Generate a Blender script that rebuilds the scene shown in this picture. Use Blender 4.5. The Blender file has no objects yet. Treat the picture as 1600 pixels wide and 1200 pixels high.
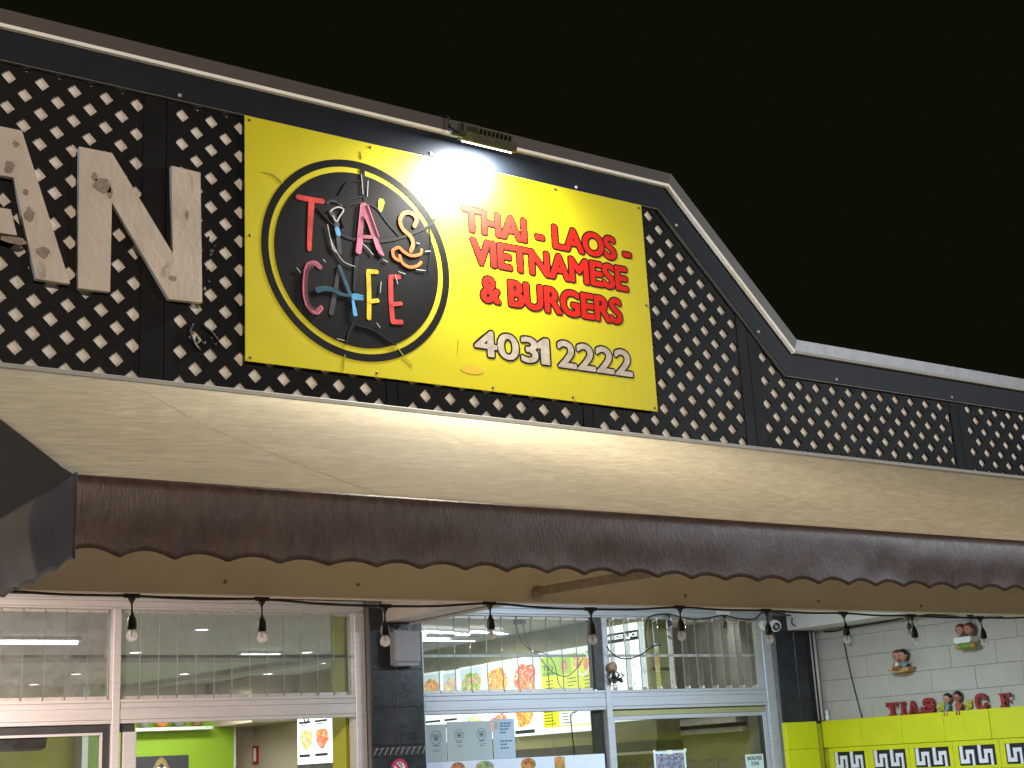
import bpy, math, random
from mathutils import Vector, Matrix, noise

random.seed(7)
R = math.radians
scene = bpy.context.scene
col = scene.collection

# ------------------------------------------------------------------ camera
cam_data = bpy.data.cameras.new('camera')
cam_data.sensor_width = 36.0
cam_data.lens = 49.5
cam_data.clip_start = 0.05
cam_data.clip_end = 400.0
cam = bpy.data.objects.new('camera', cam_data)
col.objects.link(cam)
cam.matrix_world = Matrix((
    (0.825334, -0.105675, -0.554668, 0.0),
    (-0.562251, -0.244171, -0.790098, 0.0),
    (-0.051941, 0.963957, -0.260938, 1.68),
    (0.0, 0.0, 0.0, 1.0)))
scene.camera = cam

# ------------------------------------------------------------------ night sky
world = bpy.data.worlds.new('World')
scene.world = world
world.use_nodes = True
wn = world.node_tree
bg = wn.nodes['Background']
bg.inputs['Color'].default_value = (0.0046, 0.0045, 0.0022, 1)
bg.inputs['Strength'].default_value = 1.0

# ------------------------------------------------------------------ exposure
vs = scene.view_settings
vs.view_transform = 'Standard'
vs.look = 'None'
vs.exposure = 0.0
vs.gamma = 1.0
vs.use_curve_mapping = False
scene.cycles.max_bounces = 8
scene.cycles.transparent_max_bounces = 24
scene.cycles.sample_clamp_indirect = 4.0
scene.cycles.use_denoising = True


def lamp(name, kind, loc, power, color, target=None, **kw):
    d = bpy.data.lights.new(name, kind)
    d.energy = power
    d.color = color
    for k, v in kw.items():
        setattr(d, k, v)
    o = bpy.data.objects.new(name, d)
    col.objects.link(o)
    o.location = loc
    if target is not None:
        o.rotation_euler = (Vector(target) - Vector(loc)).to_track_quat('-Z', 'Y').to_euler()
    return o


# unseen street lamps behind the camera, and a blue one left of the awning
lamp('street_lamp_light', 'POINT', (1.0, -9.0, 8.0), 4000, (1.0, 0.80, 0.63), shadow_soft_size=0.25)
lamp('street_lamp_light', 'POINT', (15.0, -4.5, 6.5), 3000, (0.86, 0.93, 1.0), shadow_soft_size=0.25)
lamp('street_lamp_light', 'POINT', (-7.0, 4.6, 7.5), 1500, (0.55, 0.74, 1.0), shadow_soft_size=0.2)

# ------------------------------------------------------------------ materials
M = {}


def nd(nt, t, **kw):
    n = nt.nodes.new(t)
    for k, v in kw.items():
        if k in n.inputs.keys():
            n.inputs[k].default_value = v
        else:
            setattr(n, k, v)
    return n


def mat(name, c, rough=0.6, metal=0.0, var=0.0, scale=6.0, stretch=(1, 1, 1), detail=6.0, c2=None, thr=None,
        bump=0.0, bscale=40.0, spec=0.5, emit=None, translucent=0.0, rvar=0.0, grime=None, turn=0.0):
    m = bpy.data.materials.new(name)
    m.use_nodes = True
    nt = m.node_tree
    b = nt.nodes['Principled BSDF']
    b.inputs['Base Color'].default_value = (*c, 1)
    b.inputs['Roughness'].default_value = rough
    b.inputs['Metallic'].default_value = metal
    b.inputs['Specular IOR Level'].default_value = spec
    L = nt.links.new
    tc = nd(nt, 'ShaderNodeTexCoord')
    mp = nd(nt, 'ShaderNodeMapping')
    mp.inputs['Scale'].default_value = stretch
    src_ = tc.outputs['Object']
    if turn:
        mt = nd(nt, 'ShaderNodeMapping')
        mt.inputs['Rotation'].default_value = (0, 0, turn)
        L(src_, mt.inputs['Vector'])
        src_ = mt.outputs['Vector']
    L(src_, mp.inputs['Vector'])
    out_col = None
    if var or c2:
        n = nd(nt, 'ShaderNodeTexNoise', Scale=scale, Detail=detail, Roughness=0.62)
        L(mp.outputs['Vector'], n.inputs['Vector'])
        rp = nd(nt, 'ShaderNodeValToRGB')
        lo, hi = thr if thr else (0.3, 0.7)
        rp.color_ramp.elements[0].position = lo
        rp.color_ramp.elements[1].position = hi
        a = c2 if c2 else tuple(max(0, x * (1 - var)) for x in c)
        d = c if c2 else tuple(min(1, x * (1 + var)) for x in c)
        rp.color_ramp.elements[0].color = (*a, 1)
        rp.color_ramp.elements[1].color = (*d, 1)
        L(n.outputs['Fac'], rp.inputs['Fac'])
        out_col = rp.outputs['Color']
        if rvar:
            mr = nd(nt, 'ShaderNodeMapRange')
            mr.inputs['To Min'].default_value = max(0.02, rough - rvar)
            mr.inputs['To Max'].default_value = min(1, rough + rvar)
            L(n.outputs['Fac'], mr.inputs['Value'])
            L(mr.outputs['Result'], b.inputs['Roughness'])
    if grime:
        gc, gs, glo, ghi, gst = grime
        mp2 = nd(nt, 'ShaderNodeMapping')
        mp2.inputs['Scale'].default_value = gst
        L(src_, mp2.inputs['Vector'])
        g = nd(nt, 'ShaderNodeTexNoise', Scale=gs, Detail=8.0, Roughness=0.7)
        L(mp2.outputs['Vector'], g.inputs['Vector'])
        gr = nd(nt, 'ShaderNodeMapRange')
        gr.inputs['From Min'].default_value = glo
        gr.inputs['From Max'].default_value = ghi
        L(g.outputs['Fac'], gr.inputs['Value'])
        mx = nd(nt, 'ShaderNodeMix', data_type='RGBA')
        L(gr.outputs['Result'], mx.inputs['Factor'])
        if out_col is not None:
            L(out_col, mx.inputs['A'])
        else:
            mx.inputs['A'].default_value = (*c, 1)
        mx.inputs['B'].default_value = (*gc, 1)
        out_col = mx.outputs['Result']
    if out_col is not None:
        L(out_col, b.inputs['Base Color'])
    if emit:
        b.inputs['Emission Strength'].default_value = emit
        if out_col is not None:
            L(out_col, b.inputs['Emission Color'])
        else:
            b.inputs['Emission Color'].default_value = (*c, 1)
    if bump:
        n2 = nd(nt, 'ShaderNodeTexNoise', Scale=bscale, Detail=6.0)
        L(mp.outputs['Vector'], n2.inputs['Vector'])
        bp = nd(nt, 'ShaderNodeBump', Strength=bump, Distance=0.01)
        L(n2.outputs['Fac'], bp.inputs['Height'])
        L(bp.outputs['Normal'], b.inputs['Normal'])
    if translucent:
        tr = nd(nt, 'ShaderNodeBsdfTranslucent')
        if out_col is not None:
            L(out_col, tr.inputs['Color'])
        else:
            tr.inputs['Color'].default_value = (*c, 1)
        ms = nd(nt, 'ShaderNodeMixShader', Fac=translucent)
        L(b.outputs['BSDF'], ms.inputs[1])
        L(tr.outputs['BSDF'], ms.inputs[2])
        L(ms.outputs['Shader'], nt.nodes['Material Output'].inputs['Surface'])
    M[name] = m
    return m


def glass(name, tint, refl=0.08, haze=0.0, dust=(0.62, 0.64, 0.63), through=False):
    m = bpy.data.materials.new(name)
    m.use_nodes = True
    nt = m.node_tree
    L = nt.links.new
    nt.nodes.remove(nt.nodes['Principled BSDF'])
    t = nd(nt, 'ShaderNodeBsdfTransparent')
    t.inputs['Color'].default_value = (*tint, 1)
    g = nd(nt, 'ShaderNodeBsdfGlossy', Roughness=0.03)
    lw = nd(nt, 'ShaderNodeFresnel', IOR=1.5)
    mu = nd(nt, 'ShaderNodeMath', operation='MULTIPLY')
    mu.inputs[1].default_value = refl / 0.04
    L(lw.outputs['Fac'], mu.inputs[0])
    # only the face towards the viewer mirrors: thin glass does not bend the ray, so the inner face must not mirror totally
    ge = nd(nt, 'ShaderNodeNewGeometry')
    inv = nd(nt, 'ShaderNodeMath', operation='SUBTRACT')
    inv.inputs[0].default_value = 1.0
    L(ge.outputs['Backfacing'], inv.inputs[1])
    mu2 = nd(nt, 'ShaderNodeMath', operation='MULTIPLY')
    L(mu.outputs[0], mu2.inputs[0])
    L(inv.outputs[0], mu2.inputs[1])
    mu = mu2
    ms = nd(nt, 'ShaderNodeMixShader')
    L(mu.outputs[0], ms.inputs['Fac'])
    src = t.outputs['BSDF']
    if haze:
        d = nd(nt, 'ShaderNodeBsdfTranslucent' if through else 'ShaderNodeBsdfDiffuse')
        d.inputs['Color'].default_value = (*dust, 1)
        n = nd(nt, 'ShaderNodeTexNoise', Scale=9.0, Detail=7.0, Roughness=0.7)
        tc = nd(nt, 'ShaderNodeTexCoord')
        L(tc.outputs['Object'], n.inputs['Vector'])
        mr = nd(nt, 'ShaderNodeMapRange')
        mr.inputs['From Min'].default_value = 0.35
        mr.inputs['From Max'].default_value = 0.75
        mr.inputs['To Min'].default_value = haze * 0.5
        mr.inputs['To Max'].default_value = haze * 1.6
        L(n.outputs['Fac'], mr.inputs['Value'])
        m2 = nd(nt, 'ShaderNodeMixShader')
        L(mr.outputs['Result'], m2.inputs['Fac'])
        L(t.outputs['BSDF'], m2.inputs[1])
        L(d.outputs['BSDF'], m2.inputs[2])
        src = m2.outputs['Shader']
    L(src, ms.inputs[1])
    L(g.outputs['BSDF'], ms.inputs[2])
    L(ms.outputs['Shader'], nt.nodes['Material Output'].inputs['Surface'])
    M[name] = m
    return m


def food(name, cols, scale=26.0, emit=1.2, cells=0.55):
    """a printed, backlit dish: patches of the dish's own colours"""
    m = bpy.data.materials.new(name)
    m.use_nodes = True
    nt = m.node_tree
    L = nt.links.new
    b = nt.nodes['Principled BSDF']
    tc = nd(nt, 'ShaderNodeTexCoord')
    v = nd(nt, 'ShaderNodeTexVoronoi', Scale=scale)
    n = nd(nt, 'ShaderNodeTexNoise', Scale=scale * 0.7, Detail=5.0, Distortion=1.5)
    L(tc.outputs['Object'], v.inputs['Vector'])
    L(tc.outputs['Object'], n.inputs['Vector'])
    rp = nd(nt, 'ShaderNodeValToRGB')
    rp.color_ramp.interpolation = 'EASE'
    e = rp.color_ramp.elements
    while len(e) < len(cols):
        e.new(0.5)
    for i, c in enumerate(cols):
        e[i].position = 0.3 + 0.42 * i / (len(cols) - 1)
        e[i].color = (*c, 1)
    L(n.outputs['Fac'], rp.inputs['Fac'])
    mx = nd(nt, 'ShaderNodeMix', data_type='RGBA', blend_type='MULTIPLY')
    mx.inputs['Factor'].default_value = cells
    L(rp.outputs['Color'], mx.inputs['A'])
    L(v.outputs['Color'], mx.inputs['B'])
    L(mx.outputs['Result'], b.inputs['Base Color'])
    if emit:
        L(mx.outputs['Result'], b.inputs['Emission Color'])
        b.inputs['Emission Strength'].default_value = emit
    M[name] = m


mat('lattice_black', (0.0055, 0.0056, 0.0054), 0.5, var=0.3, scale=5, bump=0.06, bscale=30, rvar=0.10, spec=0.10, grime=((0.013, 0.0125, 0.0115), 3.0, 0.56, 0.95, (1, 1, 1)))
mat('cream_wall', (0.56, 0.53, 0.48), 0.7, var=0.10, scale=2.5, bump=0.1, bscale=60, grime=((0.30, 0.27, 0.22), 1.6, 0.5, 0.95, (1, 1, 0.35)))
mat('parapet_cream', (0.76, 0.72, 0.65), 0.7, var=0.10, scale=2.5, bump=0.1, bscale=60, grime=((0.48, 0.44, 0.38), 1.6, 0.5, 0.95, (1, 1, 0.35)))
mat('fascia_paint', (0.0095, 0.0125, 0.018), 0.5, spec=0.14, var=0.15, scale=4, bump=0.05, bscale=50)
mat('capping_brown', (0.060, 0.045, 0.037), 0.55, var=0.1, scale=3)
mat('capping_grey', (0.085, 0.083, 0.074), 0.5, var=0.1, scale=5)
mat('capping_pale', (0.25, 0.26, 0.27), 0.45, metal=0.2, var=0.12, scale=9, grime=((0.17, 0.17, 0.17), 14, 0.5, 0.8, (1, 1, 1)))  # palest capping tone, for the low section past the slope
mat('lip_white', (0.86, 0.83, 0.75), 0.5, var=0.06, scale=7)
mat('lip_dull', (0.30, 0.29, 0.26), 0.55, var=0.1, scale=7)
mat('sign_yellow', (0.55, 0.49, 0.002), 0.55, spec=0.30, var=0.05, scale=2.0, bump=0.02, bscale=8, grime=((0.42, 0.34, 0.01), 3.2, 0.62, 1.0, (1, 1, 0.5)))
mat('print_black', (0.0045, 0.0045, 0.0045), 0.5, var=0.2, scale=5, spec=0.12, grime=((0.016, 0.015, 0.014), 6.0, 0.5, 0.85, (1, 1, 1)))
mat('print_red', (0.55, 0.018, 0.010), 0.6, spec=0.08, var=0.15, scale=4)
mat('print_silver', (0.42, 0.36, 0.29), 0.5, var=0.3, scale=14, grime=((0.20, 0.16, 0.12), 9, 0.55, 0.8, (1, 1, 1)))
mat('print_orange_stain', (0.66, 0.40, 0.004), 0.5, var=0.1)
mat('print_white', (0.75, 0.73, 0.68), 0.5)
mat('paint_red', (0.56, 0.05, 0.045), 0.5, spec=0.2, var=0.4, scale=12)
mat('paint_pink', (0.72, 0.16, 0.28), 0.5, spec=0.2, var=0.4, scale=12)
mat('paint_plum', (0.10, 0.025, 0.04), 0.5, spec=0.2, var=0.3, scale=12)
mat('paint_mauve', (0.33, 0.10, 0.14), 0.5, spec=0.2, var=0.3, scale=12)
mat('paint_yellow', (0.72, 0.50, 0.02), 0.5, spec=0.2, var=0.4, scale=12)
mat('paint_orange', (0.70, 0.17, 0.035), 0.5, spec=0.2, var=0.4, scale=12)
mat('paint_blue', (0.10, 0.38, 0.66), 0.5, spec=0.2, var=0.4, scale=12)
mat('paint_blue_worn', (0.02, 0.08, 0.12), 0.5, spec=0.2, var=0.4, scale=14)
mat('paint_grey_worn', (0.05, 0.05, 0.055), 0.5, spec=0.2, var=0.4, scale=14)
mat('scratch_white', (0.45, 0.44, 0.42), 0.6)
mat('cable_black', (0.006, 0.006, 0.006), 0.35, var=0.2)
mat('smear', (0.38, 0.33, 0.01), 0.5, var=0.25, scale=9)
mat('screw_steel', (0.12, 0.10, 0.06), 0.5, metal=0.6)
mat('letter_wood', (0.50, 0.43, 0.35), 0.7, var=0.14, scale=5, bump=0.35, bscale=35, stretch=(1, 1, 0.7),
    grime=((0.13, 0.095, 0.07), 7.0, 0.60, 0.75, (1.2, 1, 0.55)))
mat('letter_chip', (0.25, 0.20, 0.155), 0.85, var=0.3, scale=22, bump=0.5, bscale=40)
mat('canvas_cream', (0.68, 0.595, 0.41), 0.75, var=0.17, scale=9.0, stretch=(0.9, 3.2, 1.0), detail=15, bump=0.45, bscale=14, translucent=0.42, turn=-0.42,
    grime=((0.56, 0.475, 0.315), 2.6, 0.40, 0.9, (0.8, 2.2, 1.0)))
mat('canvas_seam', (0.70, 0.61, 0.40), 0.75, var=0.25, scale=30, translucent=0.42)
mat('valance_brown', (0.047, 0.0265, 0.0185), 0.46, var=0.30, scale=30, stretch=(1.0, 1.0, 0.25), bump=0.15, bscale=160, rvar=0.08, spec=0.42,
    grime=((0.076, 0.052, 0.040), 40, 0.45, 0.8, (1, 1, 0.5)))
mat('awning_skirt_cool', (0.013, 0.017, 0.027), 0.36, var=0.2, scale=5, bump=0.1, bscale=80)  # side valance: the bluish light on it is put into the colour
mat('awning_end_unlit', (0.0055, 0.0068, 0.010), 0.5, spec=0.25, var=0.2, scale=5, bump=0.1, bscale=80)  # end panel fabric, its unlit bluish dark put into the colour
mat('steel_brown', (0.24, 0.19, 0.125), 0.6, var=0.3, scale=20)
mat('beam_paint', (0.66, 0.575, 0.43), 0.6, var=0.06, scale=2, bump=0.05, bscale=20, grime=((0.52, 0.43, 0.28), 2.5, 0.55, 0.9, (0.4, 1, 2)))
mat('ceiling_white', (0.66, 0.65, 0.62), 0.7, var=0.05, scale=2)
mat('frame_alu_cool', (0.47, 0.49, 0.53), 0.42, metal=0.25, var=0.08, scale=5, stretch=(0.3, 1, 8), bump=0.04, bscale=30,
    grime=((0.30, 0.31, 0.32), 5, 0.60, 0.88, (0.25, 1, 6)))  # frame_alu made darker and bluer: the cool light is in its colour
mat('frame_alu', (0.66, 0.63, 0.615), 0.42, metal=0.25, var=0.08, scale=5, stretch=(0.3, 1, 8), bump=0.04, bscale=30,
    grime=((0.33, 0.30, 0.28), 5, 0.58, 0.85, (0.25, 1, 6)))
mat('frame_dark', (0.045, 0.045, 0.046), 0.5, var=0.2, scale=8)
mat('clip_alu', (0.58, 0.54, 0.50), 0.45, metal=0.2, var=0.15, scale=20)
mat('glass_edge', (0.42, 0.50, 0.46), 0.2, var=0.3, scale=12)  # greenish glass rim, paler to carry the light an edge catches
mat('tile_slate', (0.021, 0.024, 0.029), 0.32, var=0.55, scale=9, detail=10, bump=0.12, bscale=30, rvar=0.12)
mat('tile_border', (0.024, 0.026, 0.030), 0.35, var=0.4, scale=12)
mat('tile_stroke', (0.30, 0.30, 0.29), 0.5, var=0.2, scale=20)
mat('grout', (0.17, 0.165, 0.155), 0.85, var=0.2, scale=20)
mat('block_grey', (0.42, 0.41, 0.35), 0.75, var=0.06, scale=5, bump=0.28, bscale=30, grime=((0.33, 0.33, 0.28), 4, 0.55, 0.9, (1, 1, 0.5)))
mat('block_yellow', (0.60, 0.63, 0.006), 0.6, var=0.05, scale=5, bump=0.2, bscale=35, grime=((0.47, 0.47, 0.01), 5, 0.58, 0.9, (1, 1, 0.6)))
mat('mortar_grey', (0.27, 0.27, 0.24), 0.9, var=0.15, scale=12)
mat('mortar_yellow', (0.40, 0.42, 0.01), 0.9, var=0.15, scale=12)
mat('key_black', (0.012, 0.012, 0.012), 0.5, var=0.3, scale=12)
mat('key_white', (0.72, 0.74, 0.78), 0.5, var=0.05, scale=12)
mat('letter_red', (0.27, 0.018, 0.018), 0.45, var=0.1, scale=20)
mat('box_grey', (0.30, 0.31, 0.33), 0.5, var=0.05, scale=14, bump=0.03, bscale=60)
mat('conduit_grey', (0.42, 0.41, 0.39), 0.5, var=0.08, scale=9)
mat('cctv_white', (0.72, 0.72, 0.72), 0.35)
mat('lens_black', (0.01, 0.01, 0.012), 0.12)
mat('socket_black', (0.010, 0.010, 0.010), 0.4)
mat('filament', (0.25, 0.2, 0.14), 0.4, metal=0.5)
mat('lamp_body', (0.05, 0.048, 0.018), 0.45, var=0.2, scale=30)
mat('lamp_lens', (1.0, 1.0, 1.0), 0.4, emit=16.0)
mat('tube_light', (1.0, 1.0, 0.97), 0.4, emit=9.0)
mat('downlight', (0.95, 0.98, 1.0), 0.4, emit=7.0)
mat('int_ceiling', (0.55, 0.58, 0.56), 0.7, var=0.05, scale=1.5)
mat('int_beam', (0.36, 0.37, 0.33), 0.7, var=0.05)
mat('wall_lime', (0.22, 0.37, 0.012), 0.6, var=0.04, scale=1.5)
mat('wall_olive', (0.27, 0.27, 0.025), 0.6, var=0.06, scale=1.5)
mat('wall_green', (0.19, 0.34, 0.07), 0.6, var=0.05)
mat('wall_chartreuse', (0.42, 0.44, 0.012), 0.6, var=0.05)
mat('wall_beige', (0.40, 0.345, 0.255), 0.7, var=0.05, scale=1.2)
mat('wall_pale', (0.55, 0.60, 0.60), 0.6, var=0.06)
mat('wall_khaki', (0.30, 0.29, 0.14), 0.65, var=0.1, scale=2)
mat('wall_bluegrey', (0.36, 0.41, 0.41), 0.7, var=0.06)
mat('kitchen_dark', (0.075, 0.073, 0.066), 0.6, var=0.3, scale=4, bump=0.1)
mat('steel_pale', (0.58, 0.58, 0.54), 0.35, metal=0.4, var=0.15, scale=4)
mat('floor_tile', (0.30, 0.28, 0.25), 0.5, var=0.1, scale=3)
mat('asphalt', (0.05, 0.05, 0.05), 0.9, var=0.3, scale=12, bump=0.4, bscale=80)
mat('footpath', (0.30, 0.29, 0.27), 0.85, var=0.15, scale=6, bump=0.2)
mat('board_white', (0.86, 0.95, 0.97), 0.4, emit=1.05)
mat('board_yellow', (0.86, 0.86, 0.02), 0.4, emit=0.85, c2=(0.72, 0.80, 0.02), scale=6)
mat('board_lime', (0.40, 0.68, 0.02), 0.4, emit=0.8)
mat('board_pale', (0.62, 0.80, 0.86), 0.4, emit=0.9, var=0.05)
mat('board_ink', (0.02, 0.025, 0.025), 0.5)
mat('board_ink_grey', (0.15, 0.17, 0.17), 0.5)
mat('board_plate', (0.80, 0.88, 0.88), 0.4, emit=1.0)
mat('paper_grey', (0.36, 0.43, 0.44), 0.6, var=0.05, scale=5)
mat('paper_blue', (0.38, 0.47, 0.56), 0.6, var=0.05, scale=5)
mat('paper_ink', (0.05, 0.085, 0.10), 0.6)
mat('paper_ink_blue', (0.05, 0.20, 0.32), 0.6)
mat('paper_gold', (0.36, 0.36, 0.24), 0.6)
mat('poster_white', (0.60, 0.66, 0.78), 0.5, var=0.04, scale=4)
mat('sticker_white', (0.62, 0.74, 0.76), 0.5)
mat('sign_red', (0.55, 0.015, 0.10), 0.45)
mat('sign_white', (0.74, 0.70, 0.70), 0.5)
mat('fire_red', (0.30, 0.015, 0.015), 0.5)
mat('picture_dark', (0.035, 0.035, 0.045), 0.5, var=0.3, scale=8)
mat('picture_gold', (0.42, 0.30, 0.09), 0.5, c2=(0.06, 0.05, 0.04), scale=7, thr=(0.35, 0.65))
mat('shelf_white', (0.55, 0.60, 0.54), 0.5)
mat('pot_orange', (0.50, 0.19, 0.03), 0.6, var=0.15, scale=20)
mat('pot_grey', (0.17, 0.19, 0.14), 0.6, var=0.3, scale=20)
mat('pot_brown', (0.24, 0.12, 0.05), 0.6, var=0.3, scale=20)
mat('skin', (0.44, 0.22, 0.14), 0.45, var=0.05)
mat('skin_dark', (0.32, 0.12, 0.07), 0.45, var=0.05)
mat('hair_black', (0.012, 0.010, 0.010), 0.3)
mat('hair_red', (0.15, 0.022, 0.016), 0.35)
mat('shirt_teal', (0.05, 0.30, 0.31), 0.5)
mat('shirt_red', (0.45, 0.055, 0.035), 0.5)
mat('shirt_white', (0.66, 0.72, 0.66), 0.5)
mat('cloth_green', (0.15, 0.28, 0.02), 0.5)
mat('straw', (0.40, 0.25, 0.09), 0.7, var=0.2, scale=40)
mat('leaf_yellow', (0.42, 0.42, 0.03), 0.5, var=0.2, scale=30)
mat('clay_brown', (0.20, 0.085, 0.05), 0.6, var=0.2, scale=30)
mat('twig', (0.022, 0.018, 0.013), 0.8, var=0.4, scale=40)
mat('bark_disc', (0.24, 0.14, 0.07), 0.7, var=0.35, scale=40)
mat('eye_white', (0.7, 0.7, 0.7), 0.3)
food('dish_orange', [(0.75, 0.16, 0.03), (0.85, 0.40, 0.08), (0.90, 0.75, 0.35)])
food('dish_gold', [(0.55, 0.14, 0.02), (0.86, 0.50, 0.10), (0.95, 0.85, 0.55)])
food('dish_green', [(0.08, 0.34, 0.06), (0.45, 0.60, 0.12), (0.90, 0.70, 0.40), (0.80, 0.30, 0.12)])
food('dish_red', [(0.62, 0.03, 0.02), (0.88, 0.22, 0.08), (0.95, 0.85, 0.75)])
food('dish_pale', [(0.85, 0.45, 0.18), (0.92, 0.80, 0.55), (0.55, 0.72, 0.25)])
food('poster_food', [(0.42, 0.08, 0.02), (0.62, 0.30, 0.08), (0.50, 0.42, 0.20)], 22.0, 0)
food('poster_salad', [(0.10, 0.25, 0.05), (0.40, 0.46, 0.22), (0.60, 0.55, 0.50)], 22.0, 0)
food('group_photo', [(0.03, 0.04, 0.10), (0.10, 0.14, 0.28), (0.45, 0.42, 0.42), (0.40, 0.06, 0.06)], 60.0, 0, 0.25)
glass('louvre_glass_left', (0.76, 0.76, 0.75), 0.05, 0.17)
glass('louvre_glass', (0.86, 0.885, 0.88), 0.045, 0.12)
glass('pane_dark', (0.72, 0.72, 0.70), 0.05, 0.03)
glass('pane_clear', (0.84, 0.86, 0.84), 0.06)
glass('bulb_glass', (0.90, 0.89, 0.88), 0.14, 0.58, (0.95, 0.93, 0.92), True)


# ------------------------------------------------------------------ mesh builder
class MB:
    def __init__(self):
        self.v, self.f = [], []

    def add(self, vs_, fs, fr=None):
        o = len(self.v)
        if fr:
            O, U, V, N = fr
            vs_ = [O + U * a + V * b + N * c for a, b, c in vs_]
        self.v += [Vector(p) for p in vs_]
        self.f += [tuple(i + o for i in f) for f in fs]
        return self

    def box(self, x0, x1, y0, y1, z0, z1, fr=None):
        x0, x1 = min(x0, x1), max(x0, x1)
        y0, y1 = min(y0, y1), max(y0, y1)
        z0, z1 = min(z0, z1), max(z0, z1)
        p = [(x0, y0, z0), (x1, y0, z0), (x1, y1, z0), (x0, y1, z0), (x0, y0, z1), (x1, y0, z1), (x1, y1, z1), (x0, y1, z1)]
        return self.add(p, [(0, 3, 2, 1), (4, 5, 6, 7), (0, 1, 5, 4), (1, 2, 6, 5), (2, 3, 7, 6), (3, 0, 4, 7)], fr)

    def rbox(self, x0, x1, y0, y1, z0, z1, r=0.004, fr=None):
        """box whose front face (towards +c of the frame, or -y in the world) is chamfered"""
        if fr is None:
            fr = (Vector((0, 0, 0)), Vector((1, 0, 0)), Vector((0, 0, 1)), Vector((0, -1, 0)))
            a0, a1, b0, b1, c0, c1 = x0, x1, z0, z1, -y1, -y0
        else:
            a0, a1, b0, b1, c0, c1 = x0, x1, y0, y1, z0, z1
        p = [(a0, b0, c0), (a1, b0, c0), (a1, b1, c0), (a0, b1, c0),
             (a0, b0, c1 - r), (a1, b0, c1 - r), (a1, b1, c1 - r), (a0, b1, c1 - r),
             (a0 + r, b0 + r, c1), (a1 - r, b0 + r, c1), (a1 - r, b1 - r, c1), (a0 + r, b1 - r, c1)]
        f = [(0, 3, 2, 1), (8, 9, 10, 11)]
        for i in range(4):
            j = (i + 1) % 4
            f += [(i, j, 4 + j, 4 + i), (4 + i, 4 + j, 8 + j, 8 + i)]
        return self.add(p, f, fr)

    def prism(self, poly, c0, c1, fr):
        """closed polygon (a,b) extruded from c0 to c1 along the frame's N"""
        n = len(poly)
        p = [(a, b, c0) for a, b in poly] + [(a, b, c1) for a, b in poly]
        f = [tuple(range(n - 1, -1, -1)), tuple(range(n, 2 * n))]
        f += [(i, (i + 1) % n, n + (i + 1) % n, n + i) for i in range(n)]
        return self.add(p, f, fr)

    def disc(self, a, b, ra, rb, c0, c1, fr, n=28):
        return self.prism([(a + ra * math.cos(2 * math.pi * i / n), b + rb * math.sin(2 * math.pi * i / n)) for i in range(n)], c0, c1, fr)

    def ring(self, a, b, r0, r1, c0, c1, fr, n=72):
        p, f = [], []
        for i in range(n):
            t = 2 * math.pi * i / n
            for r, c in ((r0, c0), (r1, c0), (r1, c1), (r0, c1)):
                p.append((a + r * math.cos(t), b + r * math.sin(t), c))
        for i in range(n):
            j = (i + 1) % n
            for k in range(4):
                l = (k + 1) % 4
                f.append((i * 4 + k, i * 4 + l, j * 4 + l, j * 4 + k))
        return self.add(p, f, fr)

    def tube(self, pts, r, n=8, caps=True):
        pts = [Vector(p) for p in pts]
        rs = r if isinstance(r, (list, tuple)) else [r] * len(pts)
        p, f = [], []
        ref = None
        for i, q in enumerate(pts):
            d = (pts[min(i + 1, len(pts) - 1)] - pts[max(i - 1, 0)]).normalized()
            if ref is None:
                ref = d.orthogonal().normalized()
            ref = (ref - d * ref.dot(d)).normalized()
            s = d.cross(ref)
            for k in range(n):
                t = 2 * math.pi * k / n
                p.append(q + (ref * math.cos(t) + s * math.sin(t)) * rs[i])
        for i in range(len(pts) - 1):
            for k in range(n):
                l = (k + 1) % n
                f.append((i * n + k, i * n + l, (i + 1) * n + l, (i + 1) * n + k))
        if caps:
            f += [tuple(range(n - 1, -1, -1)), tuple((len(pts) - 1) * n + k for k in range(n))]
        return self.add(p, f)

    def lathe(self, prof, O, axis=(0, 0, 1), n=14):
        """profile of (radius, height) turned about the axis"""
        ax = Vector(axis).normalized()
        u = ax.orthogonal().normalized()
        w = ax.cross(u)
        p, f = [], []
        for r, h in prof:
            for k in range(n):
                t = 2 * math.pi * k / n
                p.append(Vector(O) + ax * h + (u * math.cos(t) + w * math.sin(t)) * r)
        for i in range(len(prof) - 1):
            for k in range(n):
                l = (k + 1) % n
                f.append((i * n + k, i * n + l, (i + 1) * n + l, (i + 1) * n + k))
        f += [tuple(range(n - 1, -1, -1)), tuple((len(prof) - 1) * n + k for k in range(n))]
        return self.add(p, f)

    def ball(self, O, rx, ry=None, rz=None, n=14, m=9):
        ry = ry or rx
        rz = rz or rx
        p, f = [Vector(O) + Vector((0, 0, -rz))], []
        for i in range(1, m):
            t = math.pi * i / m
            for k in range(n):
                a = 2 * math.pi * k / n
                p.append(Vector(O) + Vector((rx * math.sin(t) * math.cos(a), ry * math.sin(t) * math.sin(a), -rz * math.cos(t))))
        p.append(Vector(O) + Vector((0, 0, rz)))
        for k in range(n):
            l = (k + 1) % n
            f.append((0, 1 + l, 1 + k))
            f.append((len(p) - 1, 1 + (m - 2) * n + k, 1 + (m - 2) * n + l))
            for i in range(m - 2):
                f.append((1 + i * n + k, 1 + i * n + l, 1 + (i + 1) * n + l, 1 + (i + 1) * n + k))
        return self.add(p, f)

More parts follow.
